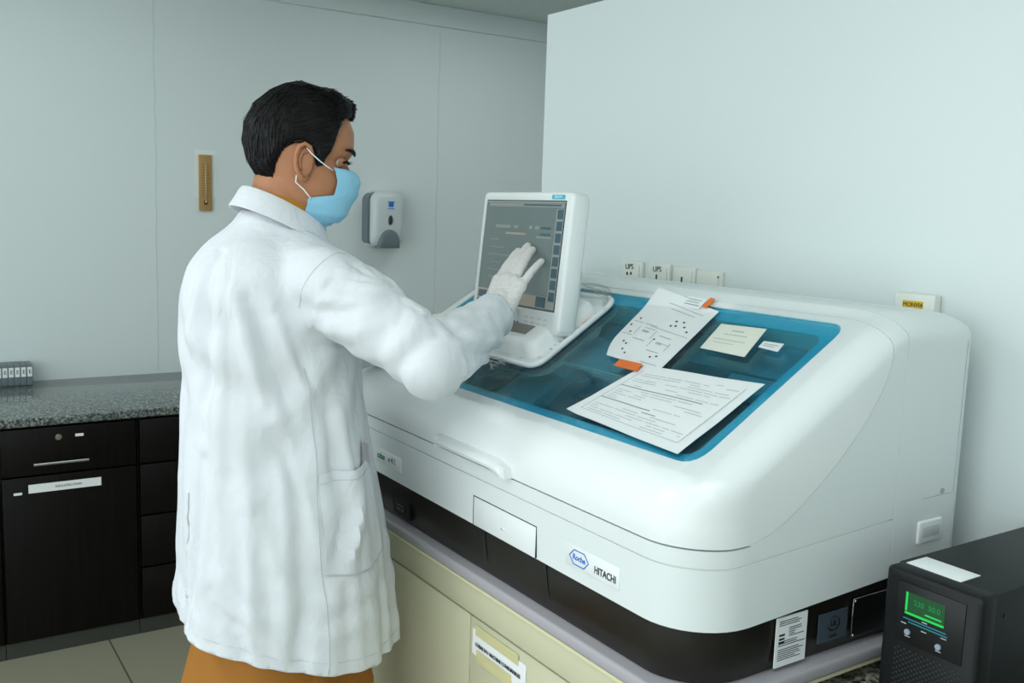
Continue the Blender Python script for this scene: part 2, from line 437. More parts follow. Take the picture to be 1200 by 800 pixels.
def socket(x0, x1, zt, marks, label, writing=None):
    t = thing('wall_socket', label, 'socket', ((x0+x1)/2, WY, zt-.09), 'white power outlets on the wall behind the instrument')
    box('plate', (x0, WY-.010, zt-.078), (x1, WY, zt), M['beige'], t, .003)
    box('face', (x0+.008, WY-.014, zt-.070), (x1-.008, WY-.009, zt-.008), M['beige'], t, .002)
    bm = bmesh.new()
    for (dx, dz, w, h) in marks: add_box(bm, (x0+dx-w/2, WY-.0146, zt-dz-h/2), (x0+dx+w/2, WY-.0138, zt-dz+h/2))
    bmesh_obj('pin_holes', bm, M['ink'], t, label='black pin holes')
    if writing: text('handwriting', writing, .018, (x0+.036, WY-.0148, zt-.014), Matrix.Rotation(PI/2, 4, 'X') @ Matrix.Rotation(.05, 4, 'Z'), M['ink'], t)
    return t
socket(-1.853, -1.776, 1.392, [(.028, .031, .006, .007), (.042, .030, .006, .007), (.035, .047, .008, .009)], 'white power socket with handwriting, leftmost of the four above the instrument', 'UPS')
socket(-1.752, -1.678, 1.392, [(.034, .033, .005, .014), (.034, .042, .007, .005), (.022, .058, .006, .006)], 'white power socket with handwriting, second from the left above the instrument', 'UPS')
socket(-1.668, -1.594, 1.389, [(.036, .030, .005, .015), (.036, .043, .006, .005)], 'white power socket with a tall black slot, third from the left')
socket(-1.590, -1.510, 1.386, [(.072, .012, .004, .004), (.018, .041, .005, .005), (.042, .041, .008, .010)], 'white power socket with a switch, rightmost of the four above the instrument')
t = thing('wall_meter', 'small white wall unit with a yellow lettered sticker right of the instrument top', 'wall unit', (-1.03, WY, 1.29))
box('housing', (-1.070, WY-.022, 1.300), (-.990, WY, 1.381), M['beige'], t, .004)
box('yellow_sticker', (-1.052, WY-.0228, 1.354), (-1.012, WY-.0215, 1.368), M['yellow'], t, label='yellow sticker with dark letters')
text('lettering', 'MONVI4', .0105, (-1.032, WY-.0232, 1.361), FRONT, M['ink'], t)
bm = bmesh.new(); add_box(bm, (-1.050, WY-.025, 1.338), (-1.036, WY-.021, 1.346), .001); add_box(bm, (-1.028, WY-.025, 1.338), (-1.014, WY-.021, 1.346), .001)
bmesh_obj('push_button', bm, M['ltgrey'], t)

# ------------------------------------------------------------------ bench under the instrument
BZ = .850
bm = bmesh.new(); add_box(bm, (-2.075, .879, .828), (-.866, WY-.004, BZ), .006, 3, 0); add_box(bm, (-2.073, .881, .8235), (-.868, WY-.006, .829), 0, 1, 1)
o = bmesh_obj('bench_board', bm, [M['board'], M['creamedge']], None, True, 40)
own_origin(o, (-1.47, 1.2, .8245)); tag(o, 'grey laminate board with a cream under-edge beneath the analyser', 'worktop')
cab = thing('storage_cabinet', 'cream laminate cabinet with a taped paper sign under the white analyser', 'cabinet', (-1.45, 1.2, 0))
box('carcass', (-1.862, .908, .0), (-.91, WY-.004, .8235), M['cream'], cab, .001)
box('top_rail', (-1.862, .886, .768), (-.89, .910, .8235), M['cream'], cab, .002)
d1 = box('door', (-1.862, .890, .03), (-1.452, .908, .762), M['cream'], cab, .002)
d2 = box('door', (-1.446, .890, .03), (-.91, .908, .762), M['cream'], cab, .002)
bm = bmesh.new(); add_box(bm, (-1.4505, .8895, .03), (-1.4475, .905, .762)); bmesh_obj('edge_strip', bm, M['creamedge'], d2, label='pale edge strip between the doors')
# taped sign
bm = bmesh.new()
def sheet(bm, x0, x1, z0, z1, y, amp, nx=16, nz=6, mi=0, ph=0):
    V = [[bm.verts.new((x0+(x1-x0)*i/nx, y-abs(amp*noise.noise(Vector((i*.5+ph, j*.7, ph))))-.0002, z0+(z1-z0)*j/nz)) for j in range(nz+1)] for i in range(nx+1)]
    for i in range(nx):
        for j in range(nz): bm.faces.new((V[i][j], V[i+1][j], V[i+1][j+1], V[i][j+1])).material_index = mi
sheet(bm, -1.437, -1.262, .693, .742, .8895, .0012)
bmesh_obj('paper_sign', bm, M['paper'], d2, True, label='white paper sign')
bm = bmesh.new(); sheet(bm, -1.425, -1.285, .732, .752, .8885, .002, ph=3); sheet(bm, -1.42, -1.305, .682, .706, .8885, .003, ph=7)
bmesh_obj('sticky_tape', bm, M['tapeclear'], d2, True, label='yellowed sticky tape')
text('printing', 'COBAS E411 MACHINE CONSUMABLES', .0092, (-1.350, .8868, .7155), FRONT, M['ink'], d2, bold=True, sx=.92)

# granite counter beyond the board, right side
bm = bmesh.new(); add_box(bm, (-.905, .93, .775), (.9, WY-.002, .805), .004, 2)
o = bmesh_obj('side_countertop', bm, M['granite2'], None, True, 40)
own_origin(o, (0, 1.2, .775)); tag(o, 'black and white speckled granite slab under the black power supply', 'countertop')
cab = thing('side_cabinet', 'cream cabinet under the speckled granite slab', 'cabinet', (0, 1.25, 0))
box('carcass', (-.903, .98, 0), (.88, WY-.004, .774), M['cream'], cab, .001)
box('door', (-.88, .965, .03), (0, .982, .76), M['cream'], cab, .002); box('door', (.005, .965, .03), (.86, .982, .76), M['cream'], cab, .002)

# ------------------------------------------------------------------ analyser
AX0, AX1 = -2.040, -.880
SL = .595; CS = 1/math.sqrt(1+SL*SL); SN = SL*CS
def LID(x, y, h=0):
    """point on the sloping lid above plan position (x, y), raised h along its normal"""
    return Vector((x, y, 1.155+SL*(y-.945))) + Vector((0, -SN, CS))*h
an = thing('immunoassay_analyser', 'large white benchtop analyser with a sloping blue window and touch screen', 'laboratory analyser', (-1.46, 1.2, BZ))

def front_y(z):
    P_ = [(.93, .890), (1.07, .884), (1.09, .885), (1.11, .890), (1.13, .902), (1.145, .921), (1.155, .942), (1.165, .960)]
    if z <= P_[0][0]: return P_[0][1]
    for (a, b), (c, d) in zip(P_, P_[1:]):
        if z <= c: return b+(d-b)*(z-a)/(c-a)
    return .945+(z-1.155)/SL
def shell_rings():
    zs = [.935, 1.0, 1.04, 1.07, 1.085, 1.10, 1.11, 1.12, 1.13, 1.138, 1.145, 1.150, 1.155, 1.165]
    zs += [1.165+(1.325-1.165)*k/14 for k in range(1, 15)]
    rings = []
    for z in zs:
        rf = .10 if z < 1.10 else max(.075, .10-(z-1.10)*.5)
        rings.append([(x, y, z) for x, y in rrect(AX0, AX1, front_y(z), 1.505, (rf, rf, .04, .04), 10)])
    for k in range(1, 9):
        a = PI/2*k/8; z = 1.325+.041*math.sin(a); ins = .05*(1-math.cos(a)); insb = .09*(1-math.cos(a))
        rings.append([(x, y, z) for x, y in rrect(AX0+ins, AX1-ins, front_y(min(z, 1.342))+max(0, z-1.342)*1.8, 1.505-insb, (.075, .075, .04, .04), 10)])
    return rings
bm = bmesh.new(); loft(bm, shell_rings()); shell = temp(bm)

def lid_prism(quad, h0, h1, r=.02, n=5):
    """rounded polygon over plan points of the lid -> solid between heights"""
    pts = []
    m = len(quad)
    for i in range(m):
        p = Vector(quad[i]); a = Vector(quad[i-1]); b = Vector(quad[(i+1) % m])
        da = (a-p).normalized(); db = (b-p).normalized()
        p0 = p+da*r; p1 = p+db*r
        for k in range(n+1):
            t = k/n; q = p0*(1-t)**2 + p*2*t*(1-t) + p1*t*t
            pts.append(q)
    bm = bmesh.new(); add_prism(bm, [LID(q.x, q.y, h0) for q in pts], Vector((0, -SN, CS))*(h1-h0))
    return bm
GL = [(-1.965, .947), (-.955, .947), (-.955, 1.262), (-1.965, 1.262)]
c = temp(lid_prism([(-1.965-.001, .946), (-.954, .946), (-.954, 1.263), (-1.966, 1.263)], -.007, .06, .034)); boolean(shell, c); kill(c)
c = temp(lid_prism([(-1.945, .964), (-.978, .964), (-.978, 1.238), (-1.945, 1.238)], -.085, .06, .03)); boolean(shell, c); kill(c)

# hood / lower body / rear housing are cut from the shell along the real seams
curve = [(.90, 1.0545), (.955, 1.0548), (.991, 1.057), (1.025, 1.066), (1.058, 1.080), (1.09, 1.099), (1.126, 1.124), (1.162, 1.152), (1.196, 1.183), (1.225, 1.213), (1.249, 1.244), (1.264, 1.270), (1.273, 1.296), (1.276, 1.325), (1.276, 1.5)]
def prism_x(pts, x0=-2.3, x1=-.6):
    bm = bmesh.new(); add_prism(bm, [(x0, y, z) for y, z in pts], (x1-x0, 0, 0)); return temp(bm)
def shift(cv, d):
    out = []
    for i, (y, z) in enumerate(cv):
        a = cv[max(0, i-1)]; b = cv[min(len(cv)-1, i+1)]; t = Vector((b[0]-a[0], b[1]-a[1])).normalized(); n = Vector((t.y, -t.x))
        out.append((y+n.x*d, z+n.y*d))
    return out
def dup_obj(o):
    n = o.copy(); n.data = o.data.copy(); C.objects.link(n); return n
def piece(src, cutter, op='DIFFERENCE'):
    n = dup_obj(src); boolean(n, cutter, op); kill(cutter); return n
def finish(o, name, m, parent=an, bev=0, angle=35, label=None):
    me = o.data; me.materials.clear()
    bm = bmesh.new(); bm.from_mesh(me)
    bmesh.ops.remove_doubles(bm, verts=bm.verts, dist=.00005); bm.to_mesh(me); bm.free()
    me2 = me.copy(); kill(o)
    n = link(name, me2, m, parent, True, label)
    me2.set_sharp_from_angle(angle=math.radians(angle))
    return n
hood = piece(shell, prism_x([(.7, .8), (.7, 1.0545)] + curve[1:] + [(1.8, 1.5), (1.8, .8)]))
front = piece(shell, prism_x([(.7, 1.6), (.7, 1.0522)] + shift(curve, .0028)[1:-1] + [(1.2788, 1.6)]))
rear = dup_obj(front)
c = prism_x([(1.3095, .5), (1.3095, 1.7), (1.9, 1.7), (1.9, .5)]); boolean(front, c); kill(c)
c = prism_x([(1.3118, .5), (1.3118, 1.7), (.5, 1.7), (.5, .5)]); boolean(rear, c); kill(c)
kill(shell)
for q_ in (front, rear):
    c = prism_x([(.5, .5), (.5, .9355), (1.0, .9355), (1.31, .950), (1.9, .957), (1.9, .5)]); boolean(q_, c); kill(c)
# lower front band split at the fine line z = 1.024
low = dup_obj(front)
c = prism_x([(.5, 1.0248), (.5, 1.8), (1.9, 1.8), (1.9, 1.0445), (1.31, 1.0440), (1.0, 1.0283), (.955, 1.0248)]); boolean(low, c); kill(c)
c = prism_x([(.5, 1.0272), (.5, .5), (1.9, .5), (1.9, 1.0472), (1.31, 1.0467), (1.0, 1.0308), (.955, 1.0273)]); boolean(front, c); kill(c)
hoodo = finish(hood, 'hood', M['white'])
frontu = finish(front, 'side_shell', M['white2'])
lowo = finish(low, 'front_panel', M['white2'])
rearo = finish(rear, 'rear_housing', M['white2'])
# ivory seam gasket behind the gaps
bm = bmesh.new()
bandpts = [(x, y) for x, y in rrect(AX0+.0006, AX1-.0006, .8885, 1.50, (.0995, .0985, .035, .035), 10)]
loft(bm, [[(x, max(y, front_y(z)+.0010), z) for x, y in bandpts] for z in (1.008, 1.045)])
bmesh_obj('chassis', bm, M['groove'], an, True, 40, label='ivory inner chassis showing in the seams')
bm = bmesh.new()
cv = [q for q in shift(curve, .0014) if q[0] > .99 and q[1] < 1.30]
bm.free()
for x in (AX1-.0042, AX0+.0042):
    bm = bmesh.new(); add_tube(bm, [(x, y, z) for y, z in cv], .0042, 8); bmesh_obj('seam_gasket', bm, M['groove'], an, True, label='ivory gasket along the curved seam')
    bm = bmesh.new(); add_tube(bm, [(x-.0006*(1 if x > -1.4 else -1), 1.3106, .96), (x-.0006*(1 if x > -1.4 else -1), 1.3106, 1.31)], .0042, 8); bmesh_obj('seam_gasket', bm, M['groove'], an, True, label='ivory gasket along the straight seam')

# dark base
bm = bmesh.new()
loft(bm, [[(x, y, z) for x, y in rrect(AX0+.006+i, AX1-.006-i, .896+i, 1.50, (.095, .095, .03, .03), 10)] for z, i in ((BZ+.0008, .010), (.862, .004), (.92, .002), (.953, .003))])
base = bmesh_obj('base', bm, M['dark'], an, True, 45, label='dark brown lower plinth')
for xa, xb in ((-1.420, -1.408), (-1.228, -1.214)):
    bm = bmesh.new()
    add_tube(bm, [(xa, .8965, .9325), (xa+(xb-xa)*.2, .8972, .91), (xa+(xb-xa)*.5, .8985, .885), (xb, .902, .863)], .0012, 5)
    bmesh_obj('door_seam', bm, M['black'], base, label='black joint line of the plinth doors')
bm = bmesh.new()
add_prism(bm, [(-1.783, .8925, .902), (-1.704, .8925, .900), (-1.700, .8925, .866), (-1.772, .8925, .866)], (0, .006, 0))
sw = bmesh_obj('power_switch', bm, M['black'], base, label='black power switch panel')
bm = bmesh.new()
for dx in (-1.750, -1.740, -1.728): add_box(bm, (dx, .8884, .880), (dx+.004, .8892, .884))
add_box(bm, (-1.754, .8884, .8895), (-1.722, .8892, .8905))
bmesh_obj('switch_marks', bm, [mat('grey_print', (120, 118, 112), .5)], base)

# front pull handle under the hood lip
bm = bmesh.new()
prof = [(.892, 1.082), (.870, 1.077), (.862, 1.070), (.864, 1.064), (.872, 1.063), (.880, 1.066), (.892, 1.068)]
xs = [(-1.560, .35), (-1.556, .8), (-1.548, 1), (-1.36, 1), (-1.345, .95), (-1.332, .80), (-1.322, .45)]
rings = []
for x, s in xs:
    drop = 0 if x < -1.35 else (x+1.35)*.45
    rings.append([(x, .892+(y-.892)*s, z-drop) for y, z in prof])
loft(bm, rings)
add_prism(bm, [(-1.562, .8845, 1.058), (-1.548, .8845, 1.058), (-1.546, .8845, 1.079), (-1.560, .8845, 1.080)], (0, -.016, 0))
add_prism(bm, [(-1.336, .8845, 1.054), (-1.318, .8845, 1.054), (-1.322, .8845, 1.072), (-1.340, .8845, 1.077)], (0, -.015, 0))
bmesh_obj('pull_handle', bm, M['white'], an, True, 50)
# flap door in the front panel
bm = bmesh.new()
for p in (((-1.4440, .8868, .9375), (-1.4427, .8925, .9912)), ((-1.2453, .8868, .9375), (-1.2440, .8925, .9912)), ((-1.4440, .8868, .9897), (-1.2440, .8925, .9913))): add_box(bm, *p)
bmesh_obj('flap_joint', bm, M['ink'], an, label='dark hairline joint')
fl = box('access_flap', (-1.4425, .8866, .9365), (-1.2455, .894, .9897), M['white'], an, .0015)
bm = bmesh.new(); add_ball(bm, (-1.343, .8875, .974), (.012, .0016, .010), 16); add_prism(bm, [(-1.352, .8872, .955), (-1.335, .8872, .955), (-1.3435, .8872, .962)], (0, -.001, 0))
bmesh_obj('finger_dimple', bm, M['white'], fl, True)
# badges
b = box('maker_badge', (-1.163, .8868, .957), (-1.031, .892, .991), M['white'], an, .001, label='thin name badge with blue hexagon')
bm = bmesh.new()
hx = [(-.024, 0), (-.013, .0115), (.013, .0115), (.024, 0), (.013, -.0115), (-.013, -.0115)]
for i in range(6):
    (a, c_), (e, g) = hx[i], hx[(i+1) % 6]
    add_tube(bm, [(-1.128+a, .8864, .974+c_), (-1.128+e, .8864, .974+g)], .0008, 6)
bmesh_obj('hexagon_emblem', bm, M['blue'], b, label='blue hexagon outline')
text('roche_lettering', 'Roche', .0125, (-1.128, .8866, .974), FRONT, M['blue'], b, bold=True)
text('hitachi_lettering', 'HITACHI', .0155, (-1.064, .8866, .970), FRONT, M['ink'], b, bold=True, sx=.85)
b = box('model_badge', (-1.853, .8868, .960), (-1.733, .892, .991), M['white'], an, .001, label='thin name badge with green letters')
text('cobas_lettering', 'cobas', .0185, (-1.826, .8866, .975), FRONT, M['teal'], b, bold=True, sx=.85)
text('number_lettering', 'e 411', .0185, (-1.774, .8866, .976), FRONT, M['ink'], b, sx=.85)
# right side details
X = AX1
lb = box('rating_label', (X-.0055, 1.061, .858), (X-.0035, 1.127, .9335), M['paper'], base, label='white printed rating label')
bm = bmesh.new(); xx = X-.0034
random.seed(3)
for k in range(20):
    z = .927-k*.0031
    if k in (3, 9, 13): continue
    a = 1.066+(.022 if 3 < k < 9 else 0); add_box(bm, (xx, a, z), (xx+.0003, random.uniform(1.10, 1.124), z+.0011))
for q in range(3): add_box(bm, (xx, 1.067, .905-q*.006), (xx+.0003, 1.079, .908-q*.006))
bmesh_obj('print_lines', bm, M['ink'], base)
lb = box('certification_label', (X-.0055, 1.155, .873), (X-.0035, 1.221, .919), M['bordergrey'], base, label='grey approval label')
bm = bmesh.new(); ring = [(xx, 1.189+.013*math.cos(a), .900+.011*math.sin(a)) for a in [2*PI*k/20 for k in range(21)]]; add_tube(bm, ring, .0009, 5, cap=False)
bmesh_obj('seal_ring', bm, M['black'], base)
text('seal_lettering', 'UL', .013, (xx, 1.189, .900), SIDE, M['black'], base, bold=True)
text('seal_caption', 'LISTED', .006, (xx, 1.189, .880), SIDE, M['black'], base)
fr = box('connector_panel', (X-.006, 1.232, .868), (X-.0028, 1.36, .929), M['black'], base, .001, label='glossy black connector panel')
bm = bmesh.new(); add_tube(bm, [(X-.003, 1.232, .868), (X-.003, 1.232, .929), (X-.003, 1.36, .929)], .0008, 6)
for z in (.871, .926): add_ball(bm, (X-.002, 1.235, z), .0024, 8)
bmesh_obj('metal_frame', bm, M['steel'], base, True, label='thin bright metal frame')
h_ = box('side_grip', (X-.002, 1.375, .993), (X+.004, 1.438, 1.031), M['white'], rearo, .003, 3)
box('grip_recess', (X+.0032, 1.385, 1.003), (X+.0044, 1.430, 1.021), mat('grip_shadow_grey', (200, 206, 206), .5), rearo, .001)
bm = bmesh.new()
add_tube(bm, [(X+.0003, 1.385, 1.068), (X+.0003, 1.465, 1.069)], .0006, 5)
add_tube(bm, [(X+.0003, 1.466, 1.069), (X+.0003, 1.468, 1.32)], .0006, 5)
bmesh_obj('panel_joint', bm, M['ltgrey'], rearo)
bm = bmesh.new(); add_cyl(bm, (X-.001, 1.434, 1.075), (1, 0, 0), .0045, .003, 12); bmesh_obj('screw', bm, M['steel'], rearo, True, 40)

# interior seen through the window
def lbox(bm, x0, x1, y0, y1, h0, h1, mi=0):
    add_prism(bm, [LID(x0, y0, h0), LID(x1, y0, h0), LID(x1, y1, h0), LID(x0, y1, h0)], Vector((0, -SN, CS))*(h1-h0), mi)
bm = bmesh.new(); lbox(bm, -1.944, -.979, .965, 1.237, -.0845, -.080)
bmesh_obj('inner_deck', bm, M['innerdark'], an, label='dark working deck under the window')
for args in ((-1.47, -1.30, 1.10, 1.236, -.0795, -.045), (-1.60, -1.475, .97, 1.236, -.0795, -.055), (-1.10, -.98, 1.10, 1.15, -.0795, -.03), (-1.29, -.98, 1.165, 1.236, -.0795, -.04), (-1.06, -.985, .98, 1.09, -.0795, -.05), (-1.94, -1.86, .98, 1.236, -.0795, -.045)):
    bm = bmesh.new(); lbox(bm, *args); bmesh_obj('inner_cover', bm, M['inner'], an, label='grey inner cover of the mechanism')
bm = bmesh.new()
nrm = Vector((0, -SN, CS))
add_cyl(bm, LID(-1.35, 1.045, -.079), nrm, .075, .035, 40); add_cyl(bm, LID(-1.35, 1.045, -.045), nrm, .022, .015, 24)
bmesh_obj('sample_disk', bm, M['innerdark'], an, True, 40, label='dark round sample disk')
bm = bmesh.new()
add_cyl(bm, LID(-1.74, 1.06, -.079), nrm, .085, .035, 40)
for k in range(18):
    a = 2*PI*k/18
    add_cyl(bm, LID(-1.74, 1.06, -.048)+Vector((math.cos(a)*.07, math.sin(a)*.07*CS, math.sin(a)*.07*SN)), nrm, .007, .012, 10)
bmesh_obj('reagent_disk', bm, M['innerdark'], an, True, 40, label='dark round reagent disk with tubes')
bm = bmesh.new(); lbox(bm, -1.60, -.98, 1.095, 1.099, -.044, -.036); bmesh_obj('guide_rail', bm, M['ltgrey'], an)
# added cyan band: light through the blue window painted onto its ledge
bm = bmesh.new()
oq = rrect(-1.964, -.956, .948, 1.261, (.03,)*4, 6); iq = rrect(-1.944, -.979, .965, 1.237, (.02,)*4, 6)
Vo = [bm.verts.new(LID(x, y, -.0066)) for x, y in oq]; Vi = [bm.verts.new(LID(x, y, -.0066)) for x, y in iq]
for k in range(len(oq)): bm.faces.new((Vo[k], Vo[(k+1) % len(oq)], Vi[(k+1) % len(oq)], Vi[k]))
thicken(bmesh_obj('window_rim_tint', bm, M['rimtint'], an, False, label='painted band of light blue tinted light round the window edge'), .0006)
# blue window
bm = lid_prism(GL, -.0055, -.0015, .033)
bmesh_obj('blue_window', bm, M['blueglass'], an, False, label='transparent blue window')

# ---- touch screen monitor on its tray (one part tree of the analyser)
# tray
bm = bmesh.new()
tray = [(-1.825, 1.036), (-1.472, 1.036), (-1.490, 1.240), (-1.815, 1.240)]
b2 = lid_prism(tray, -.001, .003, .03); me = bpy.data.meshes.new('t'); b2.to_mesh(me); b2.free(); bm.from_mesh(me); bpy.data.meshes.remove(me)
pts = []
m_ = 4
for i in range(4):
    p = Vector(tray[i]); a = Vector(tray[i-1]); b = Vector(tray[(i+1) % 4]); da = (a-p).normalized(); db = (b-p).normalized()
    for k in range(7):
        t_ = k/6; q = (p+da*.03)*(1-t_)**2 + p*2*t_*(1-t_) + (p+db*.03)*t_*t_; pts.append(LID(q.x, q.y, .004))
pts.append(pts[0]); pts.append(pts[1])
add_tube(bm, pts, .0062, 10)
trayo = bmesh_obj('monitor_tray', bm, M['white'], an, True, 50)
bm = bmesh.new(); lbox(bm, -1.535, -1.482, 1.060, 1.215, .004, .0048); bmesh_obj('instruction_label', bm, M['paper'], trayo, label='white instruction label')
bm = bmesh.new(); lbox(bm, -1.527, -1.482, 1.160, 1.180, .0052, .0058); bmesh_obj('orange_tape', bm, M['orange'], trayo, label='orange tape')
bm = bmesh.new()
for k in range(7): lbox(bm, -1.532, -1.492+random.uniform(-.01, .008), 1.083+k*.011, 1.0855+k*.011, .0048, .0052)
bmesh_obj('print_lines', bm, mat('pale_blue_ink', (150, 170, 205), .6), trayo)
# pedestal
bm = bmesh.new()
rings = []
for h, g in ((.003, 0), (.012, .001), (.026, .004), (.033, .009), (.036, .016), (.037, .03)):
    q = rrect(-1.795+g, -1.495-g, 1.050+g*.7, 1.205-g, (.025, .025, .02, .02), 5)
    rings.append([LID(x, y, h) for x, y in q])
loft(bm, rings); ped = bmesh_obj('pedestal', bm, M['white'], an, True, 50)
bm = bmesh.new(); lbox(bm, -1.735, -1.545, 1.076, 1.10, .0355, .0385); bmesh_obj('pedestal_slot', bm, mat('slot_grey', (130, 126, 122), .5), ped)
# monitor housing: built upright in local coordinates then tilted back 5.5 degrees about its bottom edge
MW, MH, MT = .322, .276, .045
mo = Vector((-1.7965, 1.083, 1.268))
tilt = Matrix.Translation(mo) @ Matrix.Rotation(math.radians(-5.5), 4, 'X')
def mbox(bm, a, b, bev=0, seg=2, mi=0):
    vs0 = set(bm.verts); add_box(bm, a, b, bev, seg, mi)
    for v in bm.verts:
        if v not in vs0: v.co = tilt @ v.co
bm = bmesh.new()
rings = []
for y, g in ((.0, .006), (.002, .002), (.006, 0), (.036, 0), (.042, .003), (.048, .012), (.054, .05)):
    rings.append([tilt @ Vector((x, y, z)) for x, z in rrect(g, MW-g, g, MH-g, (.014, .014, .012, .012), 5)])
loft(bm, rings)
mon = bmesh_obj('monitor', bm, M['white'], an, True, 45, label='white touch screen monitor')
bm = bmesh.new(); rings = []
for y, g in ((.045, 0), (.075, .012), (.085, .03)):
    rings.append([tilt @ Vector((x, y, z)) for x, z in rrect(.06+g, MW-.030-g, .015+g*.3, .15-g, (.02,)*4, 4)])
loft(bm, rings); bmesh_obj('rear_bulge', bm, M['white2'], mon, True, 50)
bm = bmesh.new(); add_tube(bm, [tilt @ Vector((.16, .065, .05)), LID(-1.62, 1.18, .03)], [.035, .04], 16); bmesh_obj('neck', bm, M['white2'], mon, True, 50)
SX0, SX1, SZ0, SZ1 = .019, MW-.021, .046, MH-.019
bm = bmesh.new(); mbox(bm, (SX0-.002, -.0004, SZ0-.002), (SX1+.002, .001, SZ1+.002)); bmesh_obj('screen_gasket', bm, M['ink'], mon, label='dark line around the screen')
bm = bmesh.new(); mbox(bm, (SX0, -.0012, SZ0), (SX1, .001, SZ1)); bmesh_obj('screen', bm, M['screenglass'], mon, label='grey green touch screen')
bm = bmesh.new()
W_, H_ = SX1-SX0, SZ1-SZ0
def S(u0, u1, v0, v1, mi, y=-.0016): mbox(bm, (SX0+W_*u0, y, SZ1-H_*v1), (SX0+W_*u1, y+.0006, SZ1-H_*v0), 0, 1, mi)
S(0, 1, .0, .018, 0); S(.04, .99, .022, .055, 0); S(.5, .96, .028, .044, 1, -.002)
S(.91, 1, .07, .99, 0)
for k in range(8): S(.925, .992, .075+k*.108, .075+k*.108+.085, 1, -.002)
S(.0, .91, .88, .99, 2); S(.02, .13, .90, .97, 1, -.002); S(.78, .90, .885, .985, 1, -.002); 
for a, b in ((.16, .36), (.40, .46), (.60, .64), (.67, .72)): S(a, b, .235, .265, 0)
S(.30, .56, .305, .325, 2)
for k in range(6): S(.10+.03*(k % 2), .22+.04*((k*7) % 5), .38+k*.075, .387+k*.075, 0)
S(.74, .86, .24, .262, 1); S(.74, .86, .30, .32, 1); S(.70, .88, .33, .345, 0)
bmesh_obj('screen_graphics', bm, [M['scr1'], M['scr2'], M['scr3']], mon, label='faint menu bars and buttons on the screen')
bm = bmesh.new(); mbox(bm, (MW-.068, -.0010, MH-.0145), (MW-.026, .001, MH-.006)); st = bmesh_obj('cyan_sticker', bm, M['sticker'], mon, label='small cyan sticker')
text('sticker_lettering', 'ELECSYS', .0065, (0, 0, 0), tilt @ Matrix.Translation((MW-.047, -.0012, MH-.0102)) @ Matrix.Rotation(PI/2, 4, 'X'), M['paper'], mon)
bm = bmesh.new()
for i in range(2):
    for j in range(4):
        mbox(bm, (.205+j*.022, -.0012, .015+i*.010), (.219+j*.022, .001, .020+i*.010), .0008)
bmesh_obj('keys', bm, mat('key_white', (205, 211, 213), .4), mon, label='pale grey control keys')
bm = bmesh.new(); mbox(bm, (.168, -.0013, .007), (.174, .001, .014)); mbox(bm, (.180, -.0013, .007), (.186, .001, .014)); bmesh_obj('indicator_holes', bm, M['ink'], mon)
bm = bmesh.new(); c0 = tilt @ Vector((.170, -.001, .026)); add_ball(bm, c0, (.014, .0015, .013), 20); bmesh_obj('jog_dial', bm, M['white2'], mon, True)

# ------------------------------------------------------------------ things lying on the lid
def lid_sheet(name, quad, hfun, m, nx=24, ny=18, thick=.0004):
    """thin paper: quad = plan corners BL BR TR TL; hfun(u,v) height above the window"""
    bm = bmesh.new(); q = [Vector(p) for p in quad]
    def P2(u, v, e=0):
        p = q[0]*(1-u)*(1-v)+q[1]*u*(1-v)+q[2]*u*v+q[3]*(1-u)*v
        if name == 'diagram_sheet' and v < .3: p = p+Vector((.022*(1-v/.3)**2*(1-u), 0))
        return LID(p.x, p.y, hfun(u, v)+e)
    V = [[bm.verts.new(P2(i/nx, j/ny)) for j in range(ny+1)] for i in range(nx+1)]
    for i in range(nx):
        for j in range(ny): bm.faces.new((V[i][j], V[i+1][j], V[i+1][j+1], V[i][j+1]))
    return thicken(bmesh_obj(name, bm, m, None, True), thick), P2

def strips(P2, items, e=.0007):
    bm = bmesh.new()
    for (u0, u1, v0, v1, mi) in items:
        n = max(1, int((u1-u0)/.06))
        for k in range(n):
            a = u0+(u1-u0)*k/n; b = u0+(u1-u0)*(k+1)/n
            f = bm.faces.new([bm.verts.new(P2(a, v0, e)), bm.verts.new(P2(b, v0, e)), bm.verts.new(P2(b, v1, e)), bm.verts.new(P2(a, v1, e))]); f.material_index = mi
    return bm

def as_thing(o, org, label, cat, group=None):
    own_origin(o, org); tag(o, label, cat, group); return o

# printed form, lower
hf = lambda u, v: .0012+.004*max(0, .10-u)*max(0, .3-v)*30+.006*max(0, u-.85)**1.2*(.6+.4*math.sin(v*9))+.003*abs(math.sin(u*5+v*3))*.4
o, P2 = lid_sheet('printed_form', [(-1.283, .970), (-.995, .955), (-.980, 1.112), (-1.238, 1.098)], hf, M['paper'], 30, 20)
as_thing(o, tuple(LID(-1.13, 1.03, .001)), 'white printed form lying low on the blue window, ruled text lines', 'paper')
items = []; random.seed(5)
for k in range(22):
    v = .885-k*.036
    if k in (8,): items.append((.07, .78, v, v+.012, 0)); continue
    if k in (15,): items.append((.07, .52, v, v+.013, 0)); continue
    u = .10 if k else .14
    while u < .88:
        w = random.uniform(.05, .22)
        if random.random() < .62: items.append((u, min(.9, u+w), v, v+.007, 1))
        u += w+.015
for (a, b) in ((.065, .07), (.925, .93)): items.append((a, b, .10, .9, 1))
items.append((.065, .93, .10, .106, 1))
items.append((.48, .60, .30, .31, 0))
bm = strips(P2, items); bmesh_obj('printed_text', bm, [M['ink2'], mat('light_ink', (182, 188, 192), .6)], o)

# diagram sheet, upper, its top edge curling up towards the wall
hf = lambda u, v: .0016+.012*max(0, v-.72)*max(0, 1-u*1.3)*6*.4+.0025*math.sin(u*4)*v
o, P2 = lid_sheet('diagram_sheet', [(-1.368, 1.102), (-1.196, 1.094), (-1.222, 1.252), (-1.412, 1.283)], hf, M['paper'], 24, 24)
